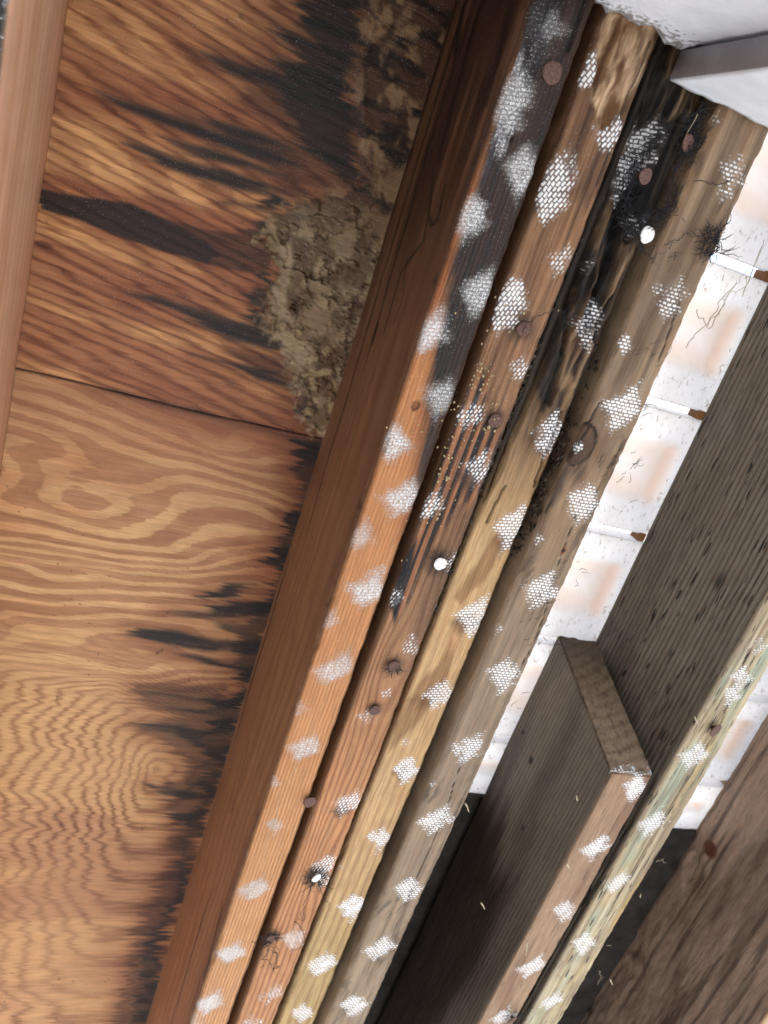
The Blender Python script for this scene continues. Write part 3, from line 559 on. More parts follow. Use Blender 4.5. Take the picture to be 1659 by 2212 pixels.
# cut end of the short rafter
def cut_end():
    n, m = 70, 26
    Zs, Xs = np.meshgrid(np.linspace(.452, .5985, n), np.linspace(.4572, .5022, m), indexing='ij')
    Y = .336 + .30 * (.6 - Zs) - .0018 - .0016 * np.abs(fbm(Xs * 600, Zs * 600, 3, 3)) - .0012 * fbm(Xs * 120, Zs * 120, 5)
    col = mix(np.broadcast_to(lin(150, 132, 110), Xs.shape + (3,)), lin(94, 82, 70), ss(.50, .60, Zs + .02 * fbm(Xs * 60, Zs * 60, 7)))
    col = mix(col, lin(80, 62, 48), .6 * ss(.1, .5, fbm(Xs * 300, Zs * 300, 8)))
    rr = np.hypot(Xs - .43, (Zs - .68) * .9); g = rr * 6.283 / .010 + fbm(Xs * 60, Zs * 60, 9)
    V = np.stack([Xs, Y, Zs], -1).reshape(-1, 3)
    b = V.copy(); b[:, 1] += .004; N = n * m
    rim = np.concatenate([np.arange(m), np.arange(m - 1, N, m)[1:], np.arange(N - 2, N - m - 1, -1), np.arange(N - 2 * m, 0, -m)])
    t = np.roll(rim, -1); Fs = [quads(n, m), quads(n, m)[:, ::-1] + N, np.stack([rim, rim + N, t + N, t], -1)]
    k = lambda a: np.concatenate([a.reshape(N, -1)] * 2)
    o = mesh('cut_end', np.concatenate([V, b]), Fs, M_H, (0, 0, 0), dict(col=k(col), g=k(g)[:, 0], gs=np.full(2 * N, .45), dab=k(.7 * ss(.459, .453, Zs + .006 * fbm(Xs * 90, Zs * 90, 2)))[:, 0]))
    link(o, rafters['F'], 'rough fuzzy sawn end with curved growth rings'); o.matrix_parent_inverse = rafters['F'].matrix_basis.inverted()
cut_end()

# ------------------------------------------------------------------ plywood between the rafters
ZP = .6
def m2(pts, k, ox=0, oy=0): return [tuple(at(ox + px * k, oy + py * k, ZP)[:2]) for px, py in pts]
def plywood():
    x0, x1, y0, y1 = -.13, .156, -.20, 1.12; d = .0011
    X, Y = np.meshgrid(np.arange(x0, x1, .0014), np.arange(y0, y1, .00085))
    YJ = .1855 + .0006 * np.sin(X * 30)                       # joint between the two sheets
    up = Y < YJ
    # --- grain phase
    c0 = at(335, 1660, ZP); dx = X - c0[0]; dy = Y - c0[1]
    zig = .015 * fbm(X * 5, Y * 42, 3, 3) + .004 * fbm(X * 16, Y * 140, 4, 2); fuz = 1.6 * fbm(X * 30, Y * 420, 5, 2)
    el = np.where(dy > 0, .30, .62)
    r = np.sqrt((np.minimum(dx, 0) + zig * ss(0, .05, np.abs(dx))) ** 2 + (np.maximum(dx, 0) * .35) ** 2 + (dy * el) ** 2 + 1e-6)
    gl = (r / .05) ** .72 * 6.283 * 5.6 + 3.0 * fbm(X * 9, Y * 22, 6, 3)
    gfar = (Y - (.15 - .35 * ss(.2, .42, Y)) * X) * 6.283 / .021 + 17 * fbm(X * 5, Y * 15, 8, 3)
    tB = ss(.47, .40, Y - .25 * X + .02 * fbm(X * 8, Y * 8, 2))
    glq = gl; gl = gl * (1 - tB) + gfar * tB + fuz
    gu = (Y - .22 * X) * 6.283 / .0085 + 9 * fbm(X * 2, Y * 22, 12, 3) + fuz
    g = np.where(up, gu, gl); gs = np.where(up, .9 + .3 * fbm(X * 5, Y * 30, 3), .95 + .25 * fbm(X * 8, Y * 20, 4))
    # --- colour
    cl = mix(np.broadcast_to(lin(208, 168, 120), X.shape + (3,)), lin(200, 154, 106), ss(.3, .8, Y)); cl = mix(cl, lin(196, 132, 90), .6 * ss(-.1, .5, fbm(X * 8, Y * 26, 15)) * ss(.55, .25, Y))
    cl = mix(cl, lin(172, 118, 84), .75 * ss(-.1, .5, fbm(X * 7, Y * 14, 16)) * ss(.5, .9, Y))
    cu = mix(np.broadcast_to(lin(216, 166, 112), X.shape + (3,)), lin(164, 110, 76), ss(-.25, .45, fbm(X * 5, Y * 45, 17))); cu = mix(cu, lin(146, 94, 66), .4 * ss(.06, -.1, Y))
    fz = fbm(X * 34, Y * 520, 73, 3) * .55
    ph = (Y - (.15 - .35 * ss(.2, .42, Y)) * X) * 6.283 / .0165 + 19 * fbm(X * 6, Y * 15, 8, 3)
    lw = ss(-.12, .22, np.sin(ph) + .9 * fbm(X * 6, Y * 22, 74, 3) - .05 + fz) * ss(.50, .40, Y - .25 * X + .01 * fbm(X * 8, Y * 90, 2))
    cl = mix(cl, lin(160, 110, 80), lw * (.70 + .25 * fbm(X * 30, Y * 260, 75, 2)))
    lw2 = ss(.05, .4, fbm(X * 5, Y * 18, 76, 3) + fz * .5) * ss(.42, .5, Y - .25 * X); cl = mix(cl, lin(164, 112, 82), lw2 * .55)
    phu = (Y - .22 * X) * 6.283 / .0150 + 11 * fbm(X * 3, Y * 24, 77, 3); lu = ss(-.1, .35, np.sin(phu) + .8 * fbm(X * 5, Y * 40, 78, 3) + fz)
    cu = mix(cu, lin(140, 88, 62), lu * .45); cl = mix(cl, lin(150, 98, 68), .55 * ss(.30, .186, Y - .02 * fbm(X * 6, Y * 40, 82)))
    col = np.where(up[..., None], cu, cl)
    wy = fbm(X * 14, Y * 300, 21, 3) + .5 * fbm(X * 22, Y * 560, 24, 2); sdh = [np.full(X.shape, 1.)]                          # fibre-direction jag
    def stain(P, soft=.0036, jag=.013):
        xx = X + jag * wy; yy = Y + .0012 * fbm(X * 60, Y * 200, 22, 2)
        m = np.zeros(X.shape); P = np.array(P); a, b = P.min(0) - .03, P.max(0) + .03
        q = (X > a[0]) & (X < b[0]) & (Y > a[1]) & (Y < b[1])
        sv_ = sdpoly(xx[q], yy[q], P); m[q] = ss(soft, -soft, sv_); sdh[0][q] = np.minimum(sdh[0][q], sv_); return m
    Z1 = lambda P: m2(P, .5)
    Z5 = lambda P: m2(P, .5, 0, 1469)
    Z3 = lambda P: m2(P, .5, 0, 734.5)
    black = [Z1([(1330, -60), (1700, -60), (1640, 0), (1560, 60), (1575, 180), (1500, 330), (1530, 440), (1545, 560), (1510, 600), (1545, 700), (1595, 805), (1500, 790), (1400, 700), (1300, 600), (1260, 480), (1200, 400), (1110, 350), (1000, 305), (1150, 300), (1250, 330), (1170, 250), (1300, 270), (1250, 205), (1140, 130), (1300, 150), (1400, 200), (1290, 90), (1280, 0)]),
             Z1([(880, 225), (980, 260), (1120, 310), (1260, 350), (1300, 410), (1200, 390), (1060, 340), (930, 280)]),
             Z1([(1180, 330), (1400, 400), (1530, 500), (1560, 600), (1400, 640), (1290, 560)]),
             Z1([(430, 400), (600, 450), (780, 510), (900, 550), (1200, 650), (1300, 720), (1100, 690), (960, 640), (850, 590), (700, 530), (560, 480)]),
             Z1([(880, 520), (1000, 545), (1130, 585), (1280, 650), (1100, 620), (950, 570)]),
             Z1([(720, 605), (900, 640), (1150, 720), (1230, 765), (1000, 710), (850, 680)]),
             Z1([(560, 625), (620, 630), (760, 680), (900, 720), (1150, 790), (1200, 840), (1050, 820), (850, 770), (700, 710)]),
             Z1([(940, 870), (1100, 888), (1200, 830), (1260, 880), (1120, 905)]),
             Z1([(550, 1268), (700, 1290), (850, 1330), (1000, 1380), (1150, 1400), (1330, 1500), (1200, 1520), (1000, 1470), (850, 1390), (700, 1320)]),
             Z1([(1145, 1170), (1200, 1180), (1160, 1300), (1140, 1370), (1220, 1450), (1060, 1400), (1090, 1330), (1065, 1270), (1130, 1240)]),
             Z1([(1060, 985), (1150, 935), (1240, 940), (1110, 1020)]),
             Z3([(860, 75), (1000, 100), (1180, 135), (1290, 215), (1130, 170), (1060, 120)]),
             # margin along the rafter, lower sheet
             Z3([(1250, 420), (1480, 440), (1440, 620), (1300, 900), (1200, 1150), (1120, 1486), (1040, 1486), (1010, 1330), (1060, 1290), (1080, 1130), (1190, 1100), (1200, 1020), (1150, 960), (1170, 890), (1240, 820), (1250, 740), (1300, 700), (1290, 620), (1240, 560), (1290, 520)]),
             Z3([(860, 1092), (1000, 1052), (1110, 1060), (980, 1108), (890, 1122)]),
             Z3([(700, 1166), (880, 1170), (1000, 1135), (1180, 1130), (1150, 1190), (960, 1200), (840, 1204)]),
             Z3([(560, 1265), (640, 1245), (760, 1255), (880, 1280), (960, 1300), (1060, 1310), (1040, 1350), (900, 1345), (760, 1330), (660, 1300)]),
             Z3([(930, 1220), (1060, 1230), (1150, 1240), (1130, 1330), (1040, 1300), (990, 1260)]),
             Z3([(760, 1355), (900, 1370), (1080, 1410), (1060, 1440), (900, 1400)]),
             Z5([(660, 55), (860, 75), (980, 85), (1080, 30), (1040, 200), (1000, 330), (940, 470), (900, 600), (860, 680), (790, 740), (830, 800), (800, 930), (740, 1010), (720, 1110), (660, 1200), (640, 1280), (600, 1280), (620, 1170), (650, 1100), (700, 1080), (730, 960), (770, 900), (770, 790), (830, 650), (800, 590), (870, 560), (880, 480), (830, 440), (900, 400), (840, 370), (900, 330), (860, 290), (800, 240), (720, 215), (900, 215), (930, 160), (760, 120), (900, 130), (930, 100)]),
             Z5([(560, 185), (760, 190), (900, 230), (960, 260), (900, 290), (820, 260), (700, 215)]),
             Z5([(640, 440), (720, 470), (860, 485), (900, 520), (760, 510), (680, 490)]),
             Z5([(760, 580), (900, 575), (880, 660), (820, 650)]),
             Z5([(600, 1290), (660, 1180), (700, 1150), (690, 1500), (560, 1500)])]
    brown = [Z1([(-60, -60), (180, 812), (172, 897), (300, 940), (470, 1000), (620, 1060), (800, 1110), (900, 1140), (1060, 1180), (1140, 1170), (1190, 1100), (1130, 1000), (1070, 990), (1000, 1008), (850, 985), (750, 950), (650, 912), (560, 880), (400, 860), (260, 835), (175, 812)][1:]),
             Z1([(760, 200), (1000, 240), (1200, 300), (1300, 380), (1500, 560), (1580, 800), (1450, 830), (1300, 820), (1200, 760), (1150, 640), (1250, 600), (1150, 520), (1000, 430), (1100, 380), (900, 300)]),
             Z1([(700, 450), (900, 500), (1180, 590), (1330, 700), (1290, 860), (1180, 900), (1150, 800), (1180, 720), (1000, 620), (850, 540)]),
             Z3([(1000, 40), (1200, 60), (1420, 180), (1400, 320), (1250, 200), (1090, 130)]),
             Z3([(430, 200), (800, 290), (1220, 395), (1420, 450), (1400, 470), (1200, 420), (800, 320), (480, 225)]),
             Z5([(580, 20), (980, 20), (900, 420), (860, 740), (720, 1100), (600, 1200), (560, 1500), (480, 1500), (560, 1250), (620, 1000), (740, 820), (760, 600), (700, 480), (820, 380), (700, 260), (560, 190), (760, 150), (600, 90)])]
    bl = np.zeros(X.shape); br = bl.copy()
    for P in black: bl = np.maximum(bl, stain(P))
    for k, P in enumerate(brown): br = np.maximum(br, stain(P, .0015 if k == 0 else .005, .004 if k == 0 else .016) * (1. if k == 0 else .8))
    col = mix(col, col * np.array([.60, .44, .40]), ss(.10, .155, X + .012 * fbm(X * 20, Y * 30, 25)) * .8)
    kb = stain(m2([(172, 812), (172, 897), (300, 940), (470, 1000), (620, 1060), (800, 1110), (900, 1140), (940, 1100), (900, 1040), (800, 990), (650, 912), (560, 880), (400, 860), (260, 835)], .5), .0015, .004)
    col = mix(col, lin(70, 44, 38), br * (.80 + .15 * fbm(X * 9, Y * 260, 28, 3)))
    col = mix(col, lin(40, 29, 30), kb * .9)
    tp = ss(.03, -.15, Y - .5 * (X - .06)) * ss(-.02, .07, X + .012 * wy); col = mix(col, lin(70, 46, 40), tp * .6)
    hal = ss(.022, .0, sdh[0] + .006 * wy) * (1 - bl); col = mix(col, col * np.array([.62, .47, .44]), hal * .75)
    stx = ss(-.3, .3, fbm(X * 9, Y * 260, 29, 3)); pch = ss(-.35, .15, fbm(X * 30, Y * 70, 30, 4)); low = ss(.19, .22, Y); col = mix(col, lin(76, 50, 40), bl * (.97 - .15 * low * (1 - pch))); col = mix(col, lin(22, 19, 21), bl * (.74 + .25 * stx) * (1 - low * .5 * (1 - pch)))
    # joint line
    j = ss(.0011, .0004, np.abs(Y - YJ)) ; col = mix(col, (.01, .008, .006), j * .95)
    # --- flaking mould crust
    MP = [(800, -60), (788, 20), (780, 90), (762, 165), (772, 250), (778, 340), (800, 398), (742, 408), (640, 440), (575, 480), (560, 520), (585, 560), (600, 590), (572, 640), (566, 690), (600, 740), (622, 790), (645, 850), (638, 890), (690, 945), (720, 950), (800, 980), (1100, 980), (1100, -60)]
    sdm = sdpoly(X + .005 * fbm(X * 120, Y * 120, 31, 4), Y + .005 * fbm(X * 120, Y * 120, 35, 4), m2(MP, 1))
    mo = ss(.007, -.004, sdm + .007 * fbm(X * 300, Y * 300, 36, 3))
    thin = ss(.0, -.07, Y)                                     # near the wall only brown-black rot with patches
    wx = X * 36 + .6 * fbm(X * 110, Y * 110, 37, 4); wyy = Y * 36 + .6 * fbm(X * 130, Y * 130, 39, 3)
    d1, d2, idv = voro(wx, wyy, 5); edge = d2 - d1
    e1, e2, id2 = voro(wx * 2.3 + 3, wyy * 2.3, 8)
    n1 = fbm(X * 70, Y * 70, 41, 5); n2 = fbm(X * 260, Y * 260, 43, 4)
    mc = mix(np.broadcast_to(lin(156, 138, 110), X.shape + (3,)), lin(98, 78, 58), ss(-.2, .3, n1)); mc = mix(mc, lin(158, 140, 108), .65 * ss(.0, .35, fbm(X * 60 + 9, Y * 60, 45, 5)))
    mc = mix(mc, lin(112, 84, 66), .45 * ss(.5, .7, idv)); mc = mix(mc, lin(70, 52, 38), .6 * ss(.1, .4, fbm(X * 45, Y * 45, 79, 5))); mc = mix(mc, lin(60, 42, 28), .85 * ss(.10, .02, edge) * ss(-.1, .1, n1 + .1)); mc = mix(mc, lin(178, 160, 128), .5 * ss(.2, .12, edge) * ss(.09, .13, edge) * ss(0, .2, n2))
    mc = mix(mc, lin(150, 140, 106), .7 * ss(.010, -.004, np.abs(sdm + .007)) * ss(-.1, .3, n1))        # pale rim
    rotc = mix(np.broadcast_to(lin(78, 54, 40), X.shape + (3,)), lin(138, 112, 82), ss(.0, .3, fbm(X * 90, Y * 60, 47, 5))); rotc = mix(rotc, lin(34, 25, 21), ss(.05, .35, fbm(X * 40, Y * 120, 49, 4)))
    k = np.clip(ss(.045, -.01, Y + .02 * n1) + .85 * ss(.125, .15, Y + .03 * n1) * ss(-.2, .1, n2 + n1 * .6), 0, 1)
    rotc = mix(rotc, lin(128, 104, 78), .8 * ss(.12, .3, fbm(X * 55, Y * 35, 80, 5)) ); mc = mix(mc, rotc, k); col = mix(col, mc, mo)
    yel = ss(.22, .34, fbm(X * 170, Y * 170, 51, 4)) * ss(.085, .11, Y) * ss(.19, .16, Y) * ss(.05, .10, X); col = mix(col, lin(168, 150, 110), yel * mo * .8)
    gs = np.where(up, gs, gs * (.55 + .45 * ss(-.4, .3, fbm(X * 7, Y * 12, 71)))); gs = gs * (1 - .7 * ss(.50, .40, Y - .25 * X) * (~up)) * (1 - mo) * (1 - .8 * bl); g = g
    hgt = .75 * mo * ss(.2, 1., mo) * (.0012 + .0022 * idv + .0026 * ss(.25, .05, edge) * (idv > .35) - .0022 * ss(.07, .0, edge) + .0012 * n1 + .0005 * n2 + .0008 * id2) * (1 - .9 * k)
    hgt = hgt - .0015 * j
    rim = .0015 * mo * ss(.0, -.006, sdm) * ss(-.012, -.004, sdm); hgt = hgt + rim * .5
    tiny = ss(.93, .97, vn(X * 260, Y * 260, 61)) * (vn(X * 9, Y * 9, 62) > .62); col = mix(col, lin(80, 44, 32), tiny * .6 * (1 - mo))
    kn = at(95, 530, ZP); col = mix(col, lin(110, 66, 46), ss(.006, .003, np.hypot((X - kn[0]) * .7, (Y - kn[1]) * 1.6)))
    n, m = X.shape; N = n * m
    V = np.stack([X, Y, ZP - hgt], -1).reshape(-1, 3)
    xs = [x0, x1]; ys = [y0, y1]
    B = np.array([(X[0, 0], Y[0, 0], ZP + .012), (X[0, -1], Y[0, 0], ZP + .012), (X[0, -1], Y[-1, 0], ZP + .012), (X[0, 0], Y[-1, 0], ZP + .012)])
    V = np.concatenate([V, B])
    Fs = [quads(n, m), np.array([[N, N + 1, N + 2, N + 3]])]
    rr_ = [np.arange(m)[::-1], np.arange(N - m, N), np.arange(0, N, m), np.arange(m - 1, N, m)[::-1]]
    for row, (a, b) in zip(rr_, ((N + 1, N), (N + 3, N + 2), (N, N + 3), (N + 2, N + 1))):
        Fs.append(np.concatenate([row, [b, a]])[None, :])
    f = lambda a: np.concatenate([a.reshape(N, -1), np.zeros((4, a.reshape(N, -1).shape[1]))])
    o = mesh('plywood_sheet', V, Fs, M_P, (0, 0, 0), dict(col=np.clip(f(col), .002, 1), g=f(g)[:, 0], gs=np.clip(f(gs)[:, 0], 0, 1), dab=f(0 * X)[:, 0]))
    link(o, None, 'water stained plywood roof panel with black streaks and a crust of flaking tan mould', 'plywood')
plywood()

# ------------------------------------------------------------------ tiles seen between the rafters
def tile(xa, xb, ya, yb, label, xr, seed, recess=True):
    d = .0016; X, Y = np.meshgrid(np.arange(xa, xb + d, d), np.arange(ya, yb + d, d)); yb = Y[-1, 0]
    # rounded recess
    cx0, cx1, cy0, cy1 = xa - .1, xr, ya + .026, yb - .030
    q = .012; ax = np.abs(X - (cx0 + cx1) / 2) - ((cx1 - cx0) / 2 - q); ay = np.abs(Y - (cy0 + cy1) / 2) - ((cy1 - cy0) / 2 - q)
    s = np.hypot(np.maximum(ax, 0), np.maximum(ay, 0)) + np.minimum(np.maximum(ax, ay), 0) - q
    s = s + .0012 * fbm(X * 60, Y * 60, seed)
    t = ss(.002, -.013, s)
    Z = .6125 + .008 * t + .0005 * fbm(X * 50, Y * 50, seed + 1) + .003 * ss(yb - .008, yb, Y)
    col = mix(np.broadcast_to(np.array([.80, .82, .84]), X.shape + (3,)), np.array([.82, .73, .66]), t)
    col = mix(col, np.array([.87, .83, .80]), .85 * t * ss(-.016, -.034, s)); col = mix(col, (.78, .50, .36), .8 * t * ss(.020, .004, xr - X))  # bright middle and orange shade beside the rafter put into the tile colour
    dirt = np.clip(.35 + .9 * (1 - t) - .2 * t, 0, 1.3)
    n, m = X.shape; N = n * m
    V = np.stack([X, Y, Z], -1).reshape(-1, 3); V2_ = V.copy(); V2_[:, 2] = .634
    rim = np.concatenate([np.arange(m), np.arange(m - 1, N, m)[1:], np.arange(N - 2, N - m - 1, -1), np.arange(N - 2 * m, 0, -m)])
    B = V[rim].copy(); B[:, 2] = .634; R_ = len(rim); i = np.arange(R_); k = (i + 1) % R_
    Fs = [quads(n, m), np.stack([rim[i], N + i, N + k, rim[k]], -1), (N + i)[None, :]]
    f = lambda a: np.concatenate([a.reshape(N, -1), a.reshape(N, -1)[rim]])
    o = mesh('roof_tile', np.concatenate([V, B]), Fs, M_TILE, (0, 0, 0), dict(col=f(col), dirt=f(dirt)[:, 0]))
    o.location = ((xa + xb) / 2, ya, .612)
    o.data.transform(Matrix.Translation((-(xa + xb) / 2, -ya, -.612)))
    link(o, None, label, 'roof tile', 'pale roof tiles seen between the rafters')
P = .1345; SL = .0095
lab1 = ['pale tile at the right edge of the photo just under the white trim board', 'overexposed pale tile beside the black hairy nail patch, cobweb strand below it',
        'pinkish white tile beside the rafter with the round knot', 'pink tile with rounded corner just above the cut rafter end',
        'pink tile half hidden by the short rafter, nearest the dark board', 'orange pink tile sliver touching the black board']
ys0 = -.054 - P
for i in range(6):
    a = ys0 + P * i + SL / 2; b = a + P - SL
    if i == 5: b = .566
    tile(.318, .5145 + .0005, a, b, lab1[i], .508, 100 + i * 7)
lab2 = ['white tile right of the greenish rafter at the very edge of the photo', 'white tile with rounded corner right of the greenish rafter',
        'pinkish tile between the greenish rafter and the rough brown rafter, touching the black board']
for i in range(3):
    a = .385 - P + P * i + SL / 2 ; b = a + P - SL
    if i == 2: b = .600
    tile(.5515, .803, a, b, lab2[i], .792, 200 + i * 7)
# shims that close the right end of the slits
for i in range(4):
    y = -.054 + P * i
    V, Fc = boxm(.5035 + .0025, .5145, y - SL / 2 + .0003, y + SL / 2 - .0003, .6135, .628)
    l = ['brown wood shim in the tile slit at the right edge, above the cobweb', 'orange brown wood shim in the uppermost full tile slit, white tiles on both sides',
         'orange brown wood shim in the slit between two pink tiles above the cut rafter', 'small brown shim in the tile slit behind the cut rafter end'][i]
    o = mesh('wood_shim', V, Fc, plain('shim_wood', (.22, .10, .04), .7) if i == 0 else bpy.data.materials['shim_wood'], (.505, y, .62), smooth=False)
    link(bevel(o, .0008), None, l, 'shim', 'wood shims in the tile slits')
# black sheathing boards that follow the tiles
def sheath(xa, xb, ya, yb, z, label, seed):
    d = .004; X, Y = np.meshgrid(np.linspace(xa, xb, int((xb - xa) / d)), np.linspace(ya, yb, 200)); n, m = X.shape; N = n * m
    Z = z + .0015 * fbm(X * 60, Y * 20, seed); Y = Y + .002 * fbm(X * 60, Y, seed + 2) * ss(ya + .02, ya, Y)
    V = np.stack([X, Y, Z], -1).reshape(-1, 3); V2_ = V.copy(); V2_[:, 2] = z + .02
    rim = np.concatenate([np.arange(m), np.arange(m - 1, N, m)[1:], np.arange(N - 2, N - m - 1, -1), np.arange(N - 2 * m, 0, -m)]); t = np.roll(rim, -1)
    o = mesh('sheathing_board', np.concatenate([V, V2_]), [quads(n, m), quads(n, m)[:, ::-1] + N, np.stack([rim, rim + N, t + N, t], -1)], M_DK)
    link(o, None, label, 'board', 'black sheathing boards above the rafters')
sheath(.3, .5145, .567, 1.5, .611, 'black sheathing board above the gap left of the short rafter', 5)
sheath(.552, .805, .601, 1.5, .611, 'black sheathing board between the greenish rafter and the rough brown rafter', 9)
# the rest of the roof, which only shades the place
for k, (xa, xb, ya, yb, z, l) in enumerate(((-1.3, -.131, -.34, 1.5, .601, 'plain roof panel left of the peach coloured rafter, out of the photo'),
                                        (.806, 1.55, -.34, 1.5, .611, 'plain roof panel right of the rough brown rafter, out of the photo'))):
    V, Fc = boxm(xa, xb, ya, yb, z, z + .018); link(mesh('roof_panel', V, Fc, M_ROOF, ((xa + xb) / 2, ya, z), smooth=False), None, l, 'roof panel')
V, Fc = boxm(.1575, .3175, -.34, 1.5, .642, .655); link(mesh('roof_panel', V, Fc, M_ROOF, (.23, -.3, .642), smooth=False), None, 'roof panel hidden above the four close rafters', 'roof panel')
V, Fc = boxm(-.0825, .1545, -.26, -.21, .46, .598); link(mesh('blocking', V, Fc, M_DK, (.03, -.23, .46), smooth=False), None, 'dark blocking closing the plywood bay at the wall', 'blocking')

# ------------------------------------------------------------------ nails (driven in: parts of their rafters)
def nail(px, py, r, parent, white=False, tilt=0., z=.45, lab=None):
    c = at(px, py, z); n = 20; V = []; prof = [(0, .0008), (.55, .0009), (.88, .0008), (1., .0005), (1.0, .0001), (.92, -.0003), (.3, -.0006), (.28, -.012)]
    for q, h in prof:
        for i in range(n):
            a = i / n * 6.2832; rr = r * q * (1 + .035 * math.sin(a * 3 + px) + .02 * math.sin(a * 5))
            V.append((rr * math.cos(a), rr * math.sin(a), -h))
    V = np.array(V); V[:, 2] += tilt * V[:, 0]
    V += c + np.array([0, 0, -.0006])
    Fs = [quads(len(prof), n, True), np.arange(n)[None, ::-1] + (len(prof) - 1) * n]
    o = mesh('nail_head', V, Fs, M_NAILW if white else M_NAIL, (0, 0, 0)); o.data.transform(Matrix.Translation(-Vector(c))); o.location = c
    link(o, parent, lab or ('white painted nail head' if white else None)); o.matrix_parent_inverse = parent.matrix_basis.inverted()
for p in ((1192, 157, .0058, 'A'), (1130, 710, .0046, 'B'), (1069, 908, .0046, 'B'), (850, 1437, .0044, 'B', 0, .15), (810, 1533, .0044, 'B'), (585, 2027, .0050, 'B', 0, .2), (669, 1731, .0053, 'B', 0, .1, .4475),
          (951, 1217, .0049, 'B', 1), (684, 1895, .0042, 'B', 1, .3, .447), (1486, 309, .0050, 'C', 0, .3, .452), (1393, 380, .0048, 'C', 0, .2, .452), (1397, 507, .0052, 'C', 1, .1, .452),
          (1545, 1577, .0066, 'G', 0, .25, .446), (1108, 2202, .0052, 'F', 0, .3, .447)):
    nail(p[0], p[1], p[2], rafters[p[3]], bool(p[4]) if len(p) > 4 else False, p[5] if len(p) > 5 else 0, p[6] if len(p) > 6 else .45)

# ------------------------------------------------------------------ fibres, webs, splinters
def tubes(name, lines, mat, label, cat, r=.00030, group=None, kind=None):
    V = []; Fs = []; k = 5
    for L in lines:
        L = np.array(L); n = len(L); b = len(V)
        tg = np.gradient(L, axis=0); tg /= np.linalg.norm(tg, axis=1)[:, None] + 1e-12
        for i in range(n):
            u = np.cross(tg[i], (.3, .2, .93)); u /= np.linalg.norm(u) + 1e-12; v = np.cross(tg[i], u)
            rr = r * (1 - .75 * (i / (n - 1)) ** 2)
            for j in range(k):
                a = j / k * 6.2832; V.append(L[i] + rr * (math.cos(a) * u + math.sin(a) * v))
        Fs.append(quads(n, k, True) + b)
    V = np.array(V); org = V.mean(0)
    o = mesh(name, V, [np.concatenate(Fs)], mat, tuple(org)); return link(o, None, label, cat, group, kind)
def walk(px, py, ang, n, step=.0025, turn=.7, z=.4475, dz=.0009):
    p = at(px, py, z); L = [p.copy()]; a = ang; zz = p[2]
    for i in range(n):
        a += rnd.gauss(0, turn); q = L[-1] + np.array([math.cos(a) * step, math.sin(a) * step, 0]); q[2] = zz - abs(rnd.gauss(0, dz)); L.append(q)
    return L
def via(pts, z=.447, sub=4, wob=.0006):
    P = [at(px, py, z) for px, py in pts]; out = []
    for i in range(len(P) - 1):
        for k in range(sub):
            t = k / sub; q = P[i] * (1 - t) + P[i + 1] * t; out.append(q + np.array([rnd.gauss(0, wob), rnd.gauss(0, wob), -abs(rnd.gauss(0, wob))]))
    out.append(P[-1]); return out
def tuft(px, py, n, ln, rad=.004, spread=6.28, dirn=0, z=.4475):
    out = []; c = at(px, py, z)
    for i in range(n):
        a = dirn + rnd.uniform(-.5, .5) * spread; b = at(px, py, z); b = b + np.array([math.cos(a) * rad, math.sin(a) * rad, 0]); L = [b]; h = a
        for k in range(rnd.randint(2, ln)):
            h += rnd.gauss(0, .5); q = L[-1] + np.array([math.cos(h), math.sin(h), 0]) * .0028; q[2] = b[2] - abs(rnd.gauss(0, .001)); L.append(q)
        out.append(L)
    return out
J = lambda P: [(388.8 + .2864 * x, 1555.2 + .2864 * y) for x, y in P]
tubes('black_fibres', tuft(684, 1893, 26, 5) + tuft(684, 1900, 12, 7, spread=2, dirn=1.6) + [via(J([(980, 1240), (985, 1290), (940, 1360), (930, 1430), (945, 1490), (925, 1510), (910, 1440), (900, 1500), (870, 1515)])), via(J([(870, 1515), (920, 1570), (945, 1640), (930, 1710), (820, 1750)])), via(J([(1060, 1250), (1085, 1340), (1125, 1380), (1110, 1410)]))],
      M_HAIR, 'black fibres curling out round a white painted nail, long loop trailing down', 'fibres')
tubes('black_fibres', tuft(585, 2027, 26, 4) + tuft(585, 2030, 8, 5, spread=2, dirn=1.6) + [via(J([(670, 1720), (640, 1790), (620, 1800), (665, 1810), (700, 1870), (740, 1855), (690, 1840), (665, 1810)])), via(J([(690, 1740), (730, 1760), (725, 1820), (748, 1856), (690, 1890), (660, 1960)])), via(J([(700, 1870), (735, 1915)])), via(J([(640, 1840), (600, 1870)])), via(J([(690, 1700), (735, 1770), (728, 1830)])), via(J([(545, 1660), (575, 1700), (560, 1720)]))],
      M_HAIR, 'black fibres round the lowest rusty nail, tangled like legs', 'fibres')
K = lambda P: [(1244 + .25 * x, .25 * y) for x, y in P]
hair = []
oval = K([(820, 1080), (700, 1200), (560, 1340), (480, 1480), (440, 1640), (420, 1800), (460, 1960), (540, 2040), (600, 1900), (700, 1850), (800, 1840), (860, 1500), (900, 1340), (1000, 1290), (1040, 1180), (960, 1060), (1060, 980)])
for i in range(len(oval) - 1):
    for k in range(24):
        t = rnd.random(); x = oval[i][0] * (1 - t) + oval[i + 1][0] * t + rnd.gauss(0, 7); y = oval[i][1] * (1 - t) + oval[i + 1][1] * t + rnd.gauss(0, 7)
        a = math.atan2(oval[i + 1][1] - oval[i][1], oval[i + 1][0] - oval[i][0]) - .3 + rnd.gauss(0, .6)
        hair.append(walk(x, y, a, rnd.randint(3, 7), .002, .35, .4525, .0016))
tubes('black_fibres', hair, M_HAIR, 'mass of fine black fibres matted in an oval round three nails below the white trim', 'fibres', .00026)
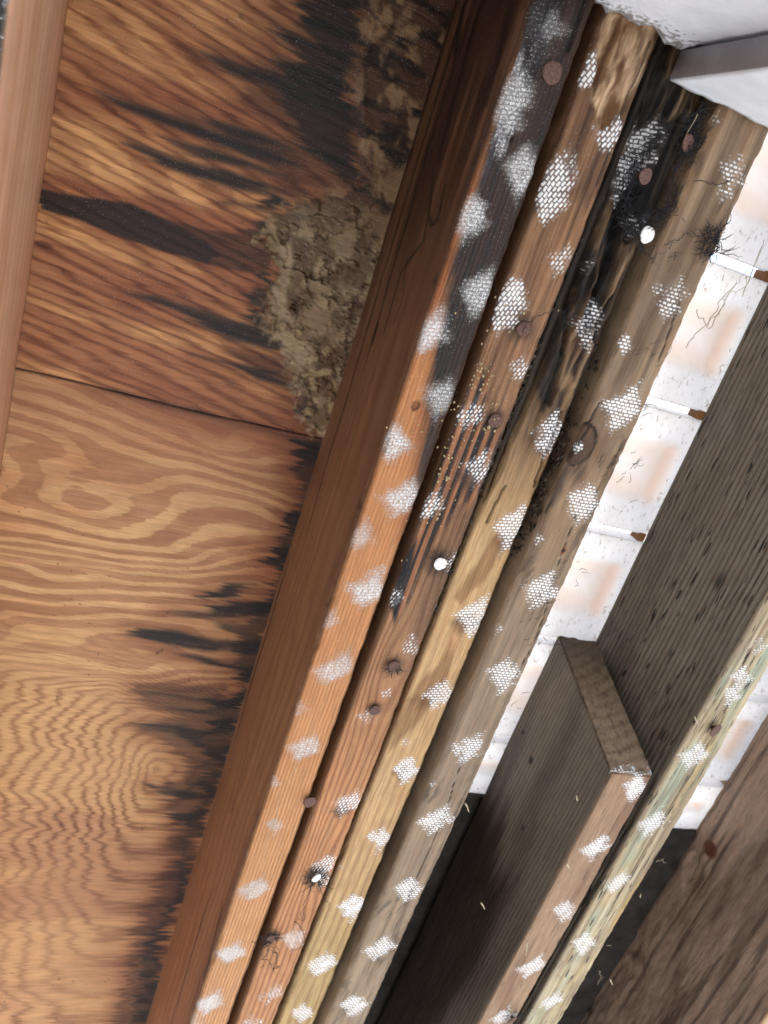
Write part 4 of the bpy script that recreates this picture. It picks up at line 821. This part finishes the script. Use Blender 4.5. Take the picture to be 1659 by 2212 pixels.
h2 = [via(K([(760, 2120), (840, 2080), (900, 2060), (960, 2000), (990, 2050), (1060, 2060), (1130, 2050)])), via(K([(800, 2160), (830, 2090), (900, 2080)])), via(K([(850, 2250), (870, 2170), (930, 2180)])), via(K([(540, 2100), (580, 2180), (560, 2240)])), via(K([(580, 2140), (640, 2230), (700, 2300)])), via(K([(1020, 1560), (1120, 1570), (1210, 1600), (1300, 1570), (1360, 1530), (1480, 1590)]))]
for i in range(60): h2.append(walk(1244 + .25 * rnd.uniform(1100, 1270), .25 * rnd.uniform(1950, 2200), rnd.uniform(-1.6, -.2) + rnd.choice((0, 3.14)), rnd.randint(2, 6), .0028, .5, .449))
tubes('black_fibres', h2, M_HAIR, 'spiky black fibres sprouting at the bright edge of the grey brown rafter, thin trails beside', 'fibres')
tubes('black_fibres', [via([(1130, 712), (1136, 698), (1150, 690), (1175, 676), (1195, 672), (1215, 668), (1240, 655)])], M_HAIR, 'single wavy black fibre leaving the rusty nail on the second rafter', 'fibres')
tubes('black_fibres', tuft(850, 1440, 14, 3, spread=3, dirn=1.2), M_HAIR, 'few short black fibres under the rusty nail in the knotted grain of the second rafter', 'fibres')
tubes('black_fibres', tuft(950, 1217, 12, 3, .005), M_HAIR, 'few short black fibres round the round white nail on the second rafter', 'fibres')
tubes('black_fibres', tuft(1108, 2195, 22, 4, .005), M_HAIR, 'short black fibres round the nail at the bottom of the short rafter', 'fibres')
dr = []
for (px, py, n) in ((1400, 760, 7), (1410, 560, 6), (1300, 1000, 7), (1245, 1240, 5), (1135, 1360, 6), (1180, 1290, 5), (1390, 870, 6), (1360, 1000, 6), (1180, 1400, 6), (1345, 1040, 5), (1100, 1520, 4)):
    for i in range(n): dr.append(walk(px + rnd.gauss(0, 14), py + rnd.gauss(0, 16), rnd.uniform(-1.3, -.5), rnd.randint(2, 4), .0022, .4, .449))
tubes('fibre_scraps', dr, M_HAIR, 'scattered short dark fibre scraps on the grey brown rafter', 'fibres', .0002, None, 'stuff')
lt = [via([(1500, 670), (1530, 700), (1560, 640), (1600, 600), (1659, 520)], .58, 5, .0012), via([(1480, 750), (1505, 715), (1560, 660), (1590, 600)], .58, 5, .0014), via([(1530, 710), (1570, 650), (1640, 570)], .58, 6, .0016), via([(1600, 640), (1640, 540), (1655, 500)], .58, 5, .0015)]
tubes('cobweb_strand', lt, M_WEB, 'dusty brown cobweb strand hanging in front of the overexposed tile', 'cobweb', .0004)
sp = [via(P, .444, 3, .0003) for P in ([(1500, 1548), (1512, 1568)], [(1224, 1865), (1232, 1880)], [(1005, 1735), (1014, 1755)], [(1140, 2035), (1136, 2065)], [(1383, 1930), (1384, 1940)], [(1040, 1950), (1048, 1965)], [(1245, 1720), (1248, 1730)], [(1318, 2115), (1323, 2128)])]
tubes('wood_splinters', sp, M_WEB, 'pale loose splinters clinging to the short and greenish rafters', 'splinters', .0008, None, 'stuff')
sp = [via(P, .447, 4, .0006) for P in ([(637, 1655), (640, 1668), (622, 1680)], [(602, 1740), (598, 1765), (575, 1820), (560, 1865)], [(560, 1900), (535, 1935), (525, 1960)], [(603, 1725), (598, 1740)], [(1292, 2095), (1300, 2110), (1290, 2125), (1305, 2110)], [(1310, 2040), (1322, 2042)], [(1420, 1860), (1432, 1855), (1440, 1868)], [(1545, 1575), (1580, 1582), (1600, 1588)], [(1550, 240), (1530, 265)], [(1505, 245), (1480, 300)])]
tubes('web_threads', sp, M_WEB, 'pale web threads stuck along the arrises of the rafters', 'threads', .00022, None, 'stuff')

# crumbs and bark litter caught between the boards
def crumbs(name, pts, mat, label, cat, z=.449):
    V = []; Fs = []; 
    for (c, r) in pts:
        b = len(V); n = 6
        for t in range(1, 4):
            for i in range(n):
                a = i / n * 6.2832 + t; ph = t / 4 * 3.1416; q = r * rnd.uniform(.6, 1.25)
                V.append((c[0] + q * math.sin(ph) * math.cos(a), c[1] + q * math.sin(ph) * math.sin(a) * 1.3, c[2] + q * math.cos(ph) * .8))
        Fs.append(quads(3, n, True) + b)
        Fs.append(np.array([[b + i, b + (i + 1) % n, b + (i + 2) % n, b + (i + 3) % n] for i in (0,)] + [[b, b + 3, b + 4, b + 5]])); Fs.append(np.array([[b + 12, b + 13, b + 14, b + 15], [b + 12, b + 15, b + 16, b + 17]]))
    V = np.array(V); link(mesh(name, V, [np.concatenate(Fs)], mat, tuple(V.mean(0)), smooth=False), None, label, cat, None, 'stuff')
pts = []
for (px, py, s, n) in ((1030, 815, 12, 16), (1050, 800, 14, 14), (1055, 880, 16, 14), (1000, 870, 18, 10), (965, 960, 14, 8), (960, 1035, 10, 14), (985, 1000, 14, 6), (1060, 925, 8, 8), (1000, 930, 20, 10), (920, 890, 40, 10), (940, 1110, 25, 8), (880, 1150, 60, 8), (1115, 700, 60, 8)):
    for i in range(n): pts.append((at(px + rnd.gauss(0, s), py + rnd.gauss(0, s), .4485), rnd.uniform(.0003, .0009)))
crumbs('frass_crumbs', pts, M_CRUMB, 'tiny yellow crumbs scattered on the stained part of the second rafter', 'crumbs')
pts = []
for i in range(520):
    t = rnd.betavariate(2, 2); y = -.03 + .30 * t; pts.append(((rnd.gauss(.2378, .0014), y, rnd.uniform(.457, .47)), rnd.uniform(.0004, .0026) * rnd.random() + .0004))
for i in range(150):
    y = rnd.triangular(.02, .20, .15); pts.append(((rnd.gauss(.284, .0018), y, rnd.uniform(.455, .466)), rnd.uniform(.0006, .0018)))
crumbs('bark_litter', pts, M_BARK, 'dark crumbling bark and litter packed in the gaps beside the rotten rafter', 'litter')
